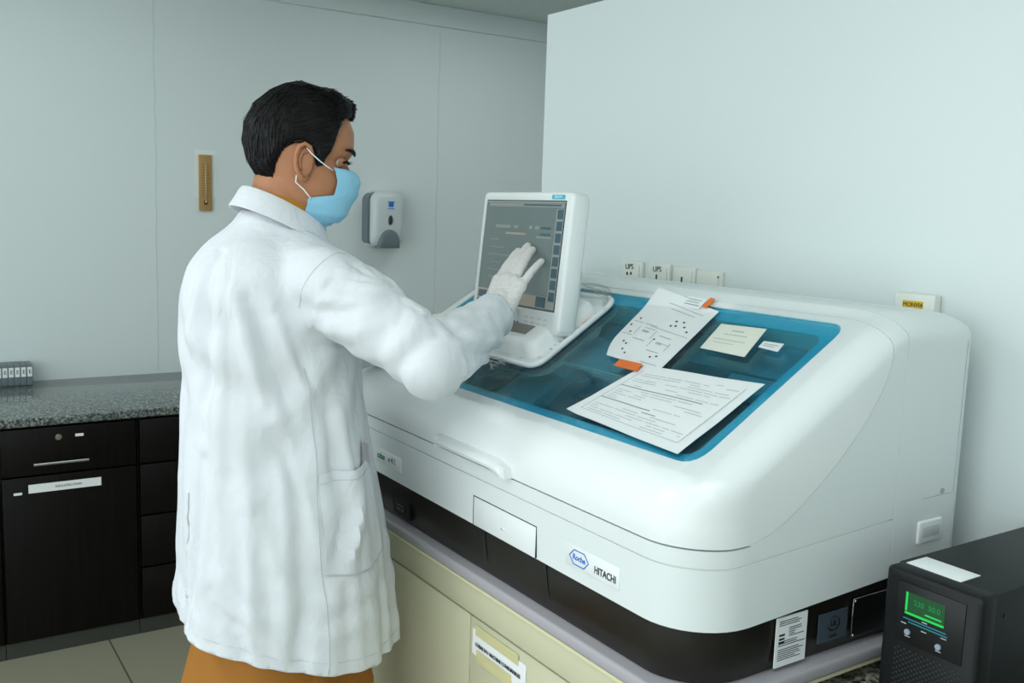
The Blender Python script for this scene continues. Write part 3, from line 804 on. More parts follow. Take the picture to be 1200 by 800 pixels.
# round the lower left corner
for v_ in o.data.vertices:
    pass
as_thing(o, tuple(LID(-1.3, 1.18, .001)), 'white sheet with small diagrams and its top edge curling against the rim', 'paper')
items = []
for (u, v) in ((.10, .56), (.05, .45), (.13, .36), (.16, .22), (.22, .20), (.60, .58), (.62, .66), (.66, .60), (.72, .68), (.78, .62), (.86, .57), (.70, .12), (.78, .15), (.55, .35), (.22, .12), (.29, .08)):
    items.append((u, u+.028, v, v+.022, 2))
for (u0, u1, v) in ((.34, .88, .86), (.42, .80, .80), (.36, .95, .505), (.30, .48, .47), (.05, .22, .52), (.04, .22, .33), (.62, .90, .04), (.3, .42, .42), (.66, .84, .33)):
    items.append((u0, u1, v, v+.006, 0))
for (a, b, c_, d) in ((.22, .50, .30, .52), (.55, .82, .20, .42)):
    items += [(a+.04, b-.04, c_, c_+.008, 0), (a+.04, b-.04, d, d+.008, 0), (a, a+.008, c_+.05, d-.05, 0), (b, b+.008, c_+.05, d-.05, 0), (a+.08, b-.1, (c_+d)/2, (c_+d)/2+.03, 1)]
bm = strips(P2, items); bmesh_obj('printed_diagrams', bm, [M['ink2'], mat('light_ink', (190, 196, 200), .6), M['ink']], o)

o, P2 = lid_sheet('note_sheet', [(-1.170, 1.160), (-1.068, 1.158), (-1.083, 1.224), (-1.185, 1.222)], lambda u, v: .0012+.002*v*u, M['note'], 8, 6)
as_thing(o, tuple(LID(-1.12, 1.19, .001)), 'small cream note sheet right of the diagrams, faint writing', 'paper note')
bm = strips(P2, [(.25, .75, .62, .645, 0), (.35, .62, .76, .80, 0), (.1, .8, .42, .44, 0), (.15, .6, .3, .315, 0)]); bmesh_obj('faint_writing', bm, mat('light_ink', (186, 190, 186), .6), o)
o, P2 = lid_sheet('paper_chit', [(-1.064, 1.184), (-1.021, 1.181), (-1.025, 1.200), (-1.066, 1.199)], lambda u, v: .0012, M['paper'], 4, 3)
as_thing(o, tuple(LID(-1.04, 1.19, .001)), 'tiny white paper chit, rightmost paper on the blue window', 'paper note')
bm = strips(P2, [(.12, .85, .6, .66, 0), (.12, .7, .35, .41, 0)]); bmesh_obj('faint_writing', bm, M['ink2'], o)
o, P2 = lid_sheet('tape_strip', [(-1.297, 1.080), (-1.232, 1.078), (-1.238, 1.096), (-1.300, 1.097)], lambda u, v: .0050+.001*u, M['orange'], 5, 3)
as_thing(o, tuple(LID(-1.27, 1.09, .004)), 'orange tape strip joining the diagram sheet to the printed form', 'tape')
o, P2 = lid_sheet('tape_strip', [(-1.262, 1.252), (-1.248, 1.250), (-1.252, 1.275), (-1.266, 1.277)], lambda u, v: .0062, M['orange'], 3, 3)
as_thing(o, tuple(LID(-1.255, 1.262, .004)), 'orange tape strip at the top corner of the diagram sheet', 'tape')
o, P2 = lid_sheet('small_card', [(-1.312, 1.247), (-1.262, 1.243), (-1.270, 1.272), (-1.322, 1.275)], lambda u, v: .0056, M['paper'], 4, 3)
as_thing(o, tuple(LID(-1.28, 1.26, .004)), 'small white card stuck above the diagrams with orange tape', 'paper note')
bm = strips(P2, [(.1, .9, .25, .32, 0), (.1, .8, .5, .56, 0), (.1, .85, .72, .78, 0)]); bmesh_obj('faint_writing', bm, M['ink2'], o)

# clear plastic film stretched over the lid, crumpled at its edges
bm = bmesh.new()
nx, ny = 150, 64
V = []
for i in range(nx+1):
    col = []
    for j in range(ny+1):
        u = i/nx; v = j/ny
        x = -1.99+1.075*u
        edge = .022*noise.noise(Vector((u*7, 3, 0)))
        y = (.925+edge)+(1.275-.925-edge)*v
        h = .0072+.0014*noise.noise(Vector((x*9, y*9, 0)))
        crum = max(0, 1-v*9)+max(0, 1-abs(x+1.58)/.12)*max(0, 1-abs(y-1.015)/.05)*1.6
        h += crum*.007*abs(noise.noise(Vector((x*40, y*60, 5))))+.0004
        # over the tray and its monitor the film is open: see faces skipped below
        p = LID(x, y, h)
        if y < .957: p.z -= (.957-y)**2*10
        col.append(bm.verts.new(p))
    V.append(col)
for i in range(nx):
    for j in range(ny):
        c_ = (V[i][j].co+V[i+1][j+1].co)/2
        if -1.84 < c_.x < -1.462 and 1.024 < c_.y < 1.248: continue
        if -1.42 < c_.x < -1.195 and c_.y > 1.235: continue
        bm.faces.new((V[i][j], V[i+1][j], V[i+1][j+1], V[i][j+1]))
bmesh.ops.delete(bm, geom=[v for v in bm.verts if not v.link_faces], context='VERTS')
film = bmesh_obj('plastic_film', bm, M['film'], None, True)
as_thing(film, tuple(LID(-1.45, 1.0, .005)), 'clear crinkled plastic film stretched over the blue window', 'plastic film')
def crumple(bm, c, lx, ly, seed, n=7):
    random.seed(seed)
    for k in range(n):
        a = random.uniform(-.5, .5); p0 = Vector(c)+Vector((random.uniform(-lx, lx), random.uniform(-ly, ly), random.uniform(0, .006)))
        pts = [p0+Vector((t*random.uniform(.8, 1.2)*math.cos(a), t*math.sin(a)*CS, t*math.sin(a)*SN+.003*math.sin(t*90+k))) for t in (0, .012, .024, .036, .048)]
        add_tube(bm, pts, [.0008, .0018, .0022, .0016, .0006], 6)
bm = bmesh.new()
crumple(bm, LID(-1.60, 1.015, .009), .035, .016, 11, 9)
add_tube(bm, [LID(-1.63, 1.262, .012), LID(-1.57, 1.258, .014), LID(-1.53, 1.250, .015), LID(-1.497, 1.235, .014)], [.004, .007, .008, .006], 10)
bmesh_obj('crumpled_edge', bm, M['film'], film, True, label='crumpled end of the film')
bm = bmesh.new(); add_tube(bm, [LID(-1.60, 1.246, .014), LID(-1.55, 1.243, .015), LID(-1.51, 1.232, .014), LID(-1.48, 1.205, .010)], [.003, .005, .006, .003], 10)
roll = bmesh_obj('rolled_edge', bm, M['film'], film, True, label='rolled up edge of the film')

# ------------------------------------------------------------------ power supply (UPS)
ux0, ux1, uy0, uy1, uz0, uz1 = -.787, -.643, 1.165, 1.548, .806, 1.030
up = thing('power_supply', 'black tower power supply with a green display on the granite slab', 'power supply', ((ux0+ux1)/2, 1.35, uz0))
box('case', (ux0+.001, uy0+.028, uz0), (ux1-.001, uy1, uz1), M['blackmatte'], up, .0025)
bm = bmesh.new()
loft(bm, [[(x, y, z) for x, z in rrect(ux0+g, ux1-g, uz0, uz1-g*.8, (.004, .004, .008, .008), 3)] for y, g in ((uy0+.030, 0), (uy0+.006, 0), (uy0+.0015, .003), (uy0, .006))])
fc = bmesh_obj('front_bezel', bm, M['blackmatte'], up, True, 40)
box('side_screw', (ux1-.0005, 1.215, .995), (ux1+.001, 1.219, .999), M['black'], up)
pn = box('display_panel', (ux0+.022, uy0-.0015, .930), (ux1-.022, uy0+.002, 1.015), M['black'], up, .001, label='glossy black control panel')
gx0 = -.751; gx1 = -.693
box('lcd', (gx0, uy0-.0022, .972), (gx1, uy0-.001, 1.003), M['greendark'], pn, label='lit green display')
bm = bmesh.new()
add_box(bm, (gx0, uy0-.0026, .972), (gx1, uy0-.0021, .975)); add_box(bm, (gx0, uy0-.0026, .9765), (gx0+.003, uy0-.0021, 1.003)); add_box(bm, (gx0+.03, uy0-.0026, .979), (gx1-.004, uy0-.0021, .981))
bmesh_obj('lcd_bars', bm, M['green'], pn)
text('lcd_digits', '230  50.0', .0105, ((gx0+gx1)/2+.003, uy0-.0026, .991), FRONT, mat('lcd_digit_green', (10, 120, 60), .4, emit=(12, 120, 60), estr=.35), pn)
bm = bmesh.new(); add_box(bm, (gx0-.002, uy0-.002, .9645), (gx1+.004, uy0-.0014, .966)); add_box(bm, (gx0+.006, uy0-.002, .9605), (gx1+.006, uy0-.0014, .962)); bmesh_obj('flow_lines', bm, M['cyanled'], pn)
for x, z in ((-.7445, .947), (-.698, .944)):
    bm = bmesh.new(); add_cyl(bm, (x, uy0-.004, z), (0, 1, 0), .0042, .004, 16); bmesh_obj('button', bm, mat('button_grey', (140, 158, 168), .4), pn, True, 40)
bm = bmesh.new()
for x, z in ((-.7445, .940), (-.698, .937), (-.752, .957), (-.721, .955), (-.692, .957), (-.721, .968)): add_box(bm, (x-.004, uy0-.002, z), (x+.004, uy0-.0014, z+.0012))
bmesh_obj('caption_marks', bm, M['ltgrey'], pn)
bm = bmesh.new()
for i in range(22):
    for j in range(30):
        if (i+j) % 2 == 0:
            x = ux0+.024+i*.0045; z = .812+j*.0037
            add_box(bm, (x, uy0-.0006, z), (x+.0026, uy0+.001, z+.0016))
bmesh_obj('vent_grille', bm, mat('grille_grey', (52, 56, 54), .5), fc, label='fine perforated grille')
box('top_label', (ux0+.012, uy0+.028, uz1), (ux1-.050, uy0+.075, uz1+.0012), M['paper'], up, .0004, label='plain white label on top')

# ------------------------------------------------------------------ the man
man = thing('person', 'man in a long white lab coat and blue face mask touching the screen', 'person', (-1.70, .60, 0))
HC = Vector((-1.707, .661, 1.588))      # head centre at eye level
# head axes: forward, right, up
yaw = math.radians(25); pitch = math.radians(7)
hf_ = Vector((math.sin(yaw), math.cos(yaw), 0)); hr = Vector((math.cos(yaw), -math.sin(yaw), 0)); hu = Vector((0, 0, 1))
hf2 = (hf_*math.cos(pitch)-hu*math.sin(pitch)); hu2 = (hu*math.cos(pitch)+hf_*math.sin(pitch))
def HW(x, y, z): return HC + hr*x + hf2*(y*.95) + hu2*z
def interp(tab, z):
    if z <= tab[0][0]: return tab[0][1]
    for (a, b), (c_, d) in zip(tab, tab[1:]):
        if z <= c_:
            t = (z-a)/(c_-a); t = t*t*(3-2*t)*.5+t*.5; return b+(d-b)*t
    return tab[-1][1]
YF = [(-.118, .058), (-.112, .074), (-.10, .084), (-.085, .086), (-.072, .081), (-.06, .089), (-.045, .091), (-.03, .090), (-.012, .084), (.0, .082), (.015, .092), (.03, .095), (.055, .092), (.078, .080), (.095, .062), (.108, .036), (.116, .0)]
YB = [(-.118, .035), (-.105, .012), (-.09, -.012), (-.07, -.045), (-.05, -.066), (-.02, -.086), (.015, -.096), (.045, -.095), (.072, -.080), (.092, -.056), (.108, -.030), (.116, 0)]
WD = [(-.118, .020), (-.11, .032), (-.095, .046), (-.075, .056), (-.045, .063), (-.015, .068), (.01, .072), (.035, .075), (.06, .071), (.082, .057), (.10, .036), (.11, .020), (.116, .0)]
def head_pt(th, z, off=0, face=True):
    """th angle from the face front, + to the man's right"""
    f = interp(YF, z); b = interp(YB, z); w = interp(WD, z)
    yc = (f+b)/2*.35 + .0
    s = math.sin(th); c_ = math.cos(th)
    ex = .86
    x = (w)*math.copysign(abs(s)**ex, s)
    y = yc + ((f-yc) if c_ > 0 else (yc-b))*math.copysign(abs(c_)**ex, c_)
    if face and c_ > 0:
        y += .027*math.exp(-(x/.0095)**2)*max(0, 1-abs(z+.034)/.040 if z < -.034 and z > -.05 else (1-(z+.034)/.040 if z >= -.034 else max(0, 1-(-.034-z)/.012)))   # nose
        for sx in (-1, 1):
            d2 = ((x-sx*.031)/.015)**2+((z+.001)/.010)**2
            y -= .012*math.exp(-d2)
            y += .004*math.exp(-(((x-sx*.030)/.018)**2+((z-.018)/.007)**2))       # brow ridge
            y += .004*math.exp(-(((x-sx*.042)/.016)**2+((z+.032)/.015)**2))       # cheek bone
        y += .005*math.exp(-((x/.022)**2+((z+.062)/.006)**2))
    v = Vector((x, y-yc, 0)); 
    if off and v.length > 1e-6:
        v2 = v.normalized()*off; x += v2.x; y += v2.y
    return Vector((x, y, z + (off*max(0, (z-.05)/.066)**1.5 if off else 0)))

def grid_loft(bm, P, nu, nv, closed=True):
    V = [[bm.verts.new(P(i, j)) for i in range(nu)] for j in range(nv)]
    for j in range(nv-1):
        for i in range(nu if closed else nu-1):
            bm.faces.new((V[j][i], V[j][(i+1) % nu], V[j+1][(i+1) % nu], V[j+1][i]))
    return V

bm = bmesh.new()
nu, nv = 88, 80
zsn = [-.118+.2335*(.5-.5*math.cos(PI*(k+.02)/(nv-1))) for k in range(nv)]
V = grid_loft(bm, lambda i, j: HW(*head_pt(2*PI*i/nu, min(.1158, zsn[j]))), nu, nv)
bm.faces.new(V[0][::-1]); bm.faces.new(V[-1])
# neck
NB = Vector((-1.715, .605, 1.437))
add_capsule(bm, NB, HW(0, -.024, -.035), .055, .055, 24)
# torso
shR = Vector((-1.556, .645, 1.366)); shL = Vector((-1.885, .645, 1.370))
elR = Vector((-1.375, .762, 1.250)); wrR = Vector((-1.523, .972, 1.307))
elL = Vector((-1.985, .775, 1.17)); wrL = Vector((-1.900, .985, 1.222))
add_ball(bm, (-1.73, .60, 1.27), (.150, .105, .17), 24); add_ball(bm, (-1.715, .61, 1.09), (.130, .10, .16), 24); add_ball(bm, (-1.71, .60, .95), (.150, .115, .12), 24)
add_capsule(bm, NB-Vector((0, 0, .03)), shR+Vector((-.02, 0, -.01)), .05, .045); add_capsule(bm, NB-Vector((0, 0, .03)), shL+Vector((.02, 0, -.01)), .05, .045)
for a, e, w in ((shR, elR, wrR), (shL, elL, wrL)):
    add_capsule(bm, a, e, .046, .036); add_capsule(bm, e, w, .036, .025)
feet = []
for sx, yy in ((-1, .60), (1, .57)):
    hip = Vector((-1.71+sx*.085, .60, .90)); kn = Vector((-1.70+sx*.095, yy+.015, .49)); ank = Vector((-1.70+sx*.10, yy-.02, .09))
    add_capsule(bm, hip, kn, .080, .052); add_capsule(bm, kn, ank, .052, .034)
    add_capsule(bm, ank-Vector((0, 0, .045)), ank+Vector((sx*.02, .15, -.06)), .034, .028); feet.append(ank)

# hands -----------------------------------------------------------
def hand_frame(w, tip, side):
    ef = (tip-w).normalized(); es = Vector(side); es = (es-ef*es.dot(ef)).normalized(); n = es.cross(ef)
    return ef, es, n
def add_hand(bm, w, ef, es, n, grow=0, flip=1, curl=0.0, fan=(.05, .015, -.02, .17)):
    """es points to the little-finger side, n out of the back of the hand"""
    def L(f, s, d): return w+ef*f+es*s*flip+n*d
    # palm from several capsules
    for s, r, ln in ((-.026, .0135, .088), (-.009, .0145, .092), (.009, .0140, .088), (.025, .0125, .080)):
        add_capsule(bm, L(.010, s*.62, 0), L(ln-.006, s, .002), .0165+grow, r+grow, 12)
    add_capsule(bm, L(-.035, 0, 0), L(.03, 0, 0), .024+grow, .026+grow, 16)
    bases = ((-.0275, .088, (.044, .026, .021), .0088), (-.009, .096, (.048, .029, .022), .0090), (.009, .092, (.045, .027, .021), .0086), (.0265, .080, (.035, .021, .019), .0080))
    for (s, f, segs, r), fa in zip(bases, fan):
        p = L(f-.006, s, .002); ang = 0; rr = r+grow
        for k, sg in enumerate(segs):
            ang += (curl+.10) if k else .06+curl*.5
            d = (ef*math.cos(fa)+es*flip*math.sin(fa))*math.cos(ang) - n*math.sin(ang)
            q = p+d*sg; add_capsule(bm, p, q, rr, rr*.93, 12); p = q; rr *= .93
    # thumb leaves the index side near the wrist
    p = L(.022, -.022, -.008)
    for k, (sg, r) in enumerate(((.040, .0135), (.030, .0108), (.024, .0095))):
        a = .75-.22*k
        d = (ef*math.cos(a)-es*flip*math.sin(a))*.86-n*(.5-.1*k); d.normalize()
        q = p+d*sg; add_capsule(bm, p, q, r+grow, r*.9+grow, 12); p = q
tipR = Vector((-1.588, 1.094, 1.452))
efR, esR, nR = hand_frame(wrR, tipR, (.85, .45, 0))
tipL = LID(-1.868, 1.12, .02)
efL, esL, nL = hand_frame(wrL, tipL, (-1, .1, 0)); nL = -nL if nL.z < 0 else nL
add_hand(bm, wrR, efR, esR, nR, -.0014)
add_hand(bm, wrL, efL, esL, nL, -.0014)
body = temp(bm); voxel(body, .0034, 5, .5)
# ears and eyelids added to the same body mesh after remeshing
bm = bmesh.new(); bm.from_mesh(body.data)
for sx in (1, -1):
    def E(y, z, o): 
        return HW(sx*(.0700+o*.85), .011+y*.82, z-.013)
    hel = [E(.012, .004, .002), E(.015, .018, .006), E(.009, .029, .011), E(-.003, .033, .015), E(-.014, .027, .018), E(-.019, .012, .019), E(-.017, -.004, .017), E(-.010, -.018, .012), E(-.001, -.027, .006), E(.006, -.029, .003), E(.010, -.022, .001)]
    add_tube(bm, hel, [.0030, .0036, .0038, .0038, .0038, .0036, .0034, .0036, .0045, .0042, .003], 10)
    ant = [E(.004, .018, .008), E(-.006, .018, .013), E(-.011, .006, .014), E(-.009, -.006, .012), E(-.002, -.014, .008)]
    add_tube(bm, ant, [.002, .0028, .003, .0028, .002], 8)
    add_ball(bm, E(-.002, .002, .003), (.006, .018, .028), 14, Matrix((hr, hf2, hu2)).transposed())
    add_ball(bm, E(.013, -.007, .002), (.004, .0035, .007), 10, Matrix((hr, hf2, hu2)).transposed())
    # eyelids
    lidc = Vector((sx*.031, .0725, 0)); grid = {}
    for i in range(25):
        for j in range(17):
            az = math.radians(-100+200*i/24); el = math.radians(-85+170*j/16)
            grid[i, j] = (az, el, bm.verts.new(HW(lidc.x+.0113*math.sin(az)*math.cos(el), lidc.y+.0113*math.cos(az)*math.cos(el), lidc.z+.0113*math.sin(el))))
    for i in range(24):
        for j in range(16):
            az = (grid[i, j][0]+grid[i+1, j][0])/2; el = (grid[i, j][1]+grid[i, j+1][1])/2
            k_ = max(0, 1-(az/math.radians(62))**2)
            if -math.radians(24)*k_ < el < math.radians(20)*k_: continue
            bm.faces.new((grid[i, j][2], grid[i+1, j][2], grid[i+1, j+1][2], grid[i, j+1][2]))
    for zz, rr in ((.0042, .0018), (-.0052, .0013)):
        add_tube(bm, [HW(sx*(.031+t*.0135), .0835-abs(t)**2*.008-(.003 if t*1 > .6 else 0), zz*(1-t*t)) for t in (-1, -.6, -.2, .2, .6, 1)], [.0008, rr, rr, rr, rr, .0008], 8)
me = bpy.data.meshes.new('body'); bm.to_mesh(me); bm.free(); me.materials.clear(); kill(body)
bodyo = link('body', me, M['skin'], man, True)
for sx in (1, -1):
    bm = bmesh.new(); add_ball(bm, HW(sx*.031, .0725, 0), .0098, 20); bmesh_obj('eye', bm, M['eyew'], man, True)
    bm = bmesh.new(); add_ball(bm, HW(sx*.0335, .0773, -.0006), .0058, 14); bmesh_obj('iris', bm, M['eyeb'], man, True)
    bm = bmesh.new(); add_tube(bm, [HW(sx*(.031+t*.014), .0868-abs(t)**2*.008, .0040*(1-t*t)+.0005) for t in (-1, -.5, 0, .5, 1)], [.0004, .0012, .0014, .0012, .0005], 6)
    for k in range(11):
        t = -1+k*.2; p = HW(sx*(.031+t*.013), .0870-t*t*.008, .0035*(1-t*t)); add_tube(bm, [p, p+hf2*.005-hu2*.001, p+hf2*.009+hu2*.001], [.0005, .0004, .0001], 4)
    bmesh_obj('eyelashes', bm, M['hair'], man, True)
    bm = bmesh.new(); random.seed(2)
    add_tube(bm, [HW(sx*(.012+t*.040), .0975-(t**2)*.017, .0175+.006*math.sin(t*2.4)) for t in (0, .2, .4, .6, .8, 1)], [.0015, .0032, .0036, .0032, .0022, .0008], 8)
    for k in range(60):
        t = random.random(); p = HW(sx*(.012+t*.040), .0985-(t**2)*.017, .0175+.006*math.sin(t*2.4)+random.uniform(-.003, .003)); add_tube(bm, [p, p+hr*sx*.005+hf2*.0015+hu2*.001], [.0005, .0001], 3)
    bmesh_obj('eyebrow', bm, M['hair'], man, True)

# hair ------------------------------------------------------------
HL = [(0, .078), (20, .080), (36, .080), (46, .070), (54, .045), (58, .020), (61, -.012), (70, -.014), (74, .006), (80, .022), (92, .026), (102, .014), (112, -.012), (124, -.040), (138, -.052), (165, -.056), (180, -.056)]
def hairline(th):
    d = abs(math.degrees(math.atan2(math.sin(th), math.cos(th))))
    for (a, b), (c_, e) in zip(HL, HL[1:]):
        if d <= c_: return b+(e-b)*(d-a)/(c_-a)
    return HL[-1][1]
def hair_off(th, z):
    d = abs(math.degrees(math.atan2(math.sin(th), math.cos(th))))
    o = .009+.005*max(0, min(1, (z-.02)/.06))+.005*max(0, min(1, (d-100)/60))*max(0, min(1, (z+.065)/.06))
    if d < 50: o += .007*max(0, min(1, (.112-z)/.02))
    e = max(0, min(1, (z-hairline(th))/.014)); 
    return .001+(o-.001)*e**.6
def hair_pt(th, z, extra=0):
    q_ = head_pt(th, z, 0, face=False); nz = noise.noise(q_*28); st = noise.noise(Vector((q_.x*150, q_.y*60, q_.z*50)))*.7
    return HW(*head_pt(th, z, hair_off(th, z)+.0020*nz+.0016*st+extra, face=False))
bm = bmesh.new(); nu, nv = 180, 60
V = []
for j in range(nv):
    row = []
    for i in range(nu):
        th = 2*PI*i/nu; z0 = hairline(th); t = 1-(1-j/(nv-1))**1.5
        row.append(bm.verts.new(hair_pt(th, z0+(.1157-z0)*t)))
    V.append(row)
for j in range(nv-1):
    for i in range(nu): bm.faces.new((V[j][i], V[j][(i+1) % nu], V[j+1][(i+1) % nu], V[j+1][i]))
bm.faces.new(V[-1])
random.seed(21)
for k in range(5200):
    th = random.uniform(-PI, PI); z0 = hairline(th); z = z0+(.1140-z0)*random.random()**.8
    d = abs(math.degrees(th)); ln = random.uniform(.02, .045)
    pts = []; a = th; zz = z
    lift = random.uniform(.0002, .0035) if random.random() < .85 else random.uniform(.003, .007)
    for s in range(5):
        q = s/4; pts.append(hair_pt(a, max(hairline(a)-.004, min(.1150, zz)), .0004+lift*q*(1 if d < 90 else .8)))
        # combed back and down
        if d > 95: zz -= ln/4*.95; a += random.uniform(-.01, .01)
        elif zz > .07: a += math.copysign(ln/4/.06, th)*.6 if d > 15 else 0; zz -= ln/4*(.25 if d > 30 else .1)
        else: a += math.copysign(ln/4/.075, th)*.7; zz -= ln/4*.45
    add_tube(bm, pts, [.0006, .0010, .0009, .0007, .0001], 3, cap=False)
bmesh_obj('hair', bm, M['hair'], man, True)

# mask --------------------------------------------------------------
def mask_edge(z):       # angular half extent at height z
    if z > -.060: return math.radians(50)
    if z < -.072: return math.radians(80+(-.072-z)*250)
    return math.radians(50+30*(-.060-z)/.012)
bm = bmesh.new(); nu, nv = 48, 34
YM = [(-.126, .052), (-.118, .072), (-.105, .089), (-.09, .099), (-.07, .107), (-.05, .114), (-.034, .117), (-.018, .109), (-.010, .098)]
def mask_pt(u, v):
    z = -.012-.110*v
    th = u*mask_edge(z)
    p = head_pt(th, max(z, -.1175), .0035, face=False)
    fr = interp(YM, z); c_ = math.cos(th*1.0)
    base = p.y
    y = base + (fr-interp(YF, z)-.0035)*max(0, math.cos(min(PI/2, abs(th)*1.25)))**1.3
    # pleats: three horizontal folds
    pl = .0014*math.sin(v*PI*6)*(1-abs(u)**4)
    cr = .0012*noise.noise(Vector((u*5, v*6, 1)))
    if z < -.1175: 
        p.x *= 1+(z+.1175)*6; 
    return HW(p.x*(1+.02), y+pl+cr, z+.004*math.cos(u*PI)*(v > .9))
V = [[bm.verts.new(mask_pt(-1+2*i/nu, j/nv)) for i in range(nu+1)] for j in range(nv+1)]
for j in range(nv):
    for i in range(nu): bm.faces.new((V[j][i], V[j][i+1], V[j+1][i+1], V[j+1][i]))
mk = thicken(bmesh_obj('face_mask', bm, M['mask'], man, True, label='light blue surgical face mask'), .0012)
for sx in (1, -1):
    bm = bmesh.new()
    def F(thd, z, o=.004):
        return HW(*head_pt(sx*math.radians(thd), z, o, face=False))
    add_tube(bm, [HW(sx*.078, .012, .014), F(80, .006, .011), F(70, -.004, .010), F(60, -.012, .009), F(50, -.017, .007)], .0012, 8)
    add_tube(bm, [HW(sx*.077, .000, -.036), F(92, -.048, .008), F(86, -.058, .008), F(80, -.068, .007), F(76, -.074, .006)], .0012, 8)
    bmesh_obj('ear_loop', bm, M['strap'], mk, True, label='thin white elastic ear loop')

# gloves -------------------------------------------------------------
for w, ef, es, n in ((wrR, efR, esR, nR), (wrL, efL, esL, nL)):
    bm = bmesh.new(); add_hand(bm, w+ef*.012-ef*.012, ef, es, n, .0006)
    g = temp(bm); voxel(g, .0022, 5, .5)
    bm = bmesh.new(); bm.from_mesh(g.data); kill(g)
    # open the cuff, wrinkles across the wrist
    for v in bm.verts:
        f = (v.co-w).dot(ef); s = (v.co-w).dot(es)
        k = max(0, 1-abs(f-.03)/.05)
        rad = (v.co-(w+ef*f)); 
        if rad.length > 1e-5: v.co += rad.normalized()*(.0009*k*math.sin(f*900+3*noise.noise(v.co*60))+.0008*noise.noise(v.co*110))
    bmesh.ops.bisect_plane(bm, geom=bm.verts[:]+bm.edges[:]+bm.faces[:], plane_co=w+ef*.006, plane_no=-ef, clear_outer=True)
    rim = [e for e in bm.edges if e.is_boundary]
    r2 = bmesh.ops.extrude_edge_only(bm, edges=rim)
    for v in r2['geom']:
        if isinstance(v, bmesh.types.BMVert):
            f = (v.co-w).dot(ef); rd = v.co-(w+ef*f); v.co += rd.normalized()*.0022-ef*.006
    bmesh_obj('glove', bm, M['glove'], man, True, label='white latex glove')

# coat ---------------------------------------------------------------
RINGS = [  # z, cx, cy, a (x half), b (y half)
    (.60, -1.704, .624, .224, .217), (.70, -1.704, .622, .220, .210), (.80, -1.704, .621, .207, .200), (.95, -1.706, .618, .189, .183), (1.08, -1.710, .613, .176, .168),
    (1.18, -1.715, .609, .172, .155), (1.27, -1.718, .604, .174, .154), (1.34, -1.718, .603, .172, .152), (1.39, -1.716, .603, .150, .137), (1.43, -1.715, .606, .112, .108), (1.465, -1.715, .612, .064, .068), (1.492, -1.715, .612, .056, .060)]
def ring_at(z):
    if z <= RINGS[0][0]: return RINGS[0][1:]
    for A, B in zip(RINGS, RINGS[1:]):
        if z <= B[0]:
            t = (z-A[0])/(B[0]-A[0]); return tuple(A[k]+(B[k]-A[k])*t for k in range(1, 5))
    return RINGS[-1][1:]
bm = bmesh.new()
rings = []
for k in range(44):
    z = .60+(1.490-.60)*k/43; cx, cy, a, b = ring_at(z)
    rings.append([(cx+a*math.copysign(abs(math.cos(t))**.9, math.cos(t)), cy+b*math.copysign(abs(math.sin(t))**.9, math.sin(t)), z) for t in [2*PI*i/64 for i in range(64)]])
loft(bm, rings)
for s in (shR, shL):
    add_capsule(bm, NB-Vector((0, 0, .018)), s+Vector((0, 0, .003)), .054, .062, 20)
add_capsule(bm, shR, shR.lerp(elR, .5), .068, .066, 24); add_capsule(bm, shR.lerp(elR, .5), elR, .063, .055, 24)
add_capsule(bm, elR, elR.lerp(wrR, .5), .053, .051, 24); cuffR = elR.lerp(wrR, .93); add_capsule(bm, elR.lerp(wrR, .5), wrR, .050, .043, 24)
add_capsule(bm, shR.lerp(elR, .74), elR.lerp(wrR, .30), .052, .048, 24)
add_capsule(bm, shL, elL, .066, .056, 24); add_capsule(bm, elL, wrL, .056, .044, 24)
coat = temp(bm); voxel(coat, .0065, 24, .6)
bm = bmesh.new(); bm.from_mesh(coat.data); kill(coat); bm.normal_update()
FOLDS = [   # start angle, start height, end angle, end height, width, depth of each cloth fold
    (-1.077, 1.426, -1.151, 1.109, 0.016, -0.0115),
    (-0.895, 1.362, -0.895, 1.062, 0.018, 0.0080),
    (-0.740, 1.355, -0.409, 1.141, 0.016, 0.0103),
    (-0.579, 1.339, -0.179, 1.141, 0.013, -0.0092),
    (-0.348, 1.331, -0.022, 1.188, 0.013, 0.0092),
    (-0.194, 1.283, 0.085, 1.173, 0.010, -0.0069),
    (0.215, 1.141, 0.197, 0.999, 0.012, -0.0080),
    (0.356, 1.141, 0.407, 0.935, 0.012, 0.0069),
    (0.460, 0.999, 0.215, 0.856, 0.012, 0.0092),
    (0.327, 0.999, 0.085, 0.872, 0.012, -0.0080),
    (-0.824, 0.872, -0.233, 0.706, 0.014, 0.0069),
    (-0.959, 0.840, -0.424, 0.682, 0.014, -0.0069),
    (-0.579, 0.999, -0.194, 0.777, 0.020, 0.0069),
    (-1.108, 1.062, -1.270, 0.714, 0.012, -0.0103),
    (-0.117, 0.840, -0.348, 0.682, 0.014, -0.0057),
    (-0.424, 1.141, -0.101, 0.999, 0.018, -0.0080),
    (-0.194, 1.093, 0.043, 0.872, 0.012, 0.0057),
    (-0.699, 0.777, -0.348, 0.666, 0.010, 0.0057),
    (-1.220, 1.410, -1.380, 1.220, 0.014, 0.0069)]
aR = (elR-shR).normalized(); fR = (wrR-elR).normalized()
def seg_near(p, a, b):
    d = b-a; t = max(0, min(1, (p-a).dot(d)/d.length_squared)); return t, (p-(a+d*t)).length
nor = {v.index: v.normal.copy() for v in bm.verts}
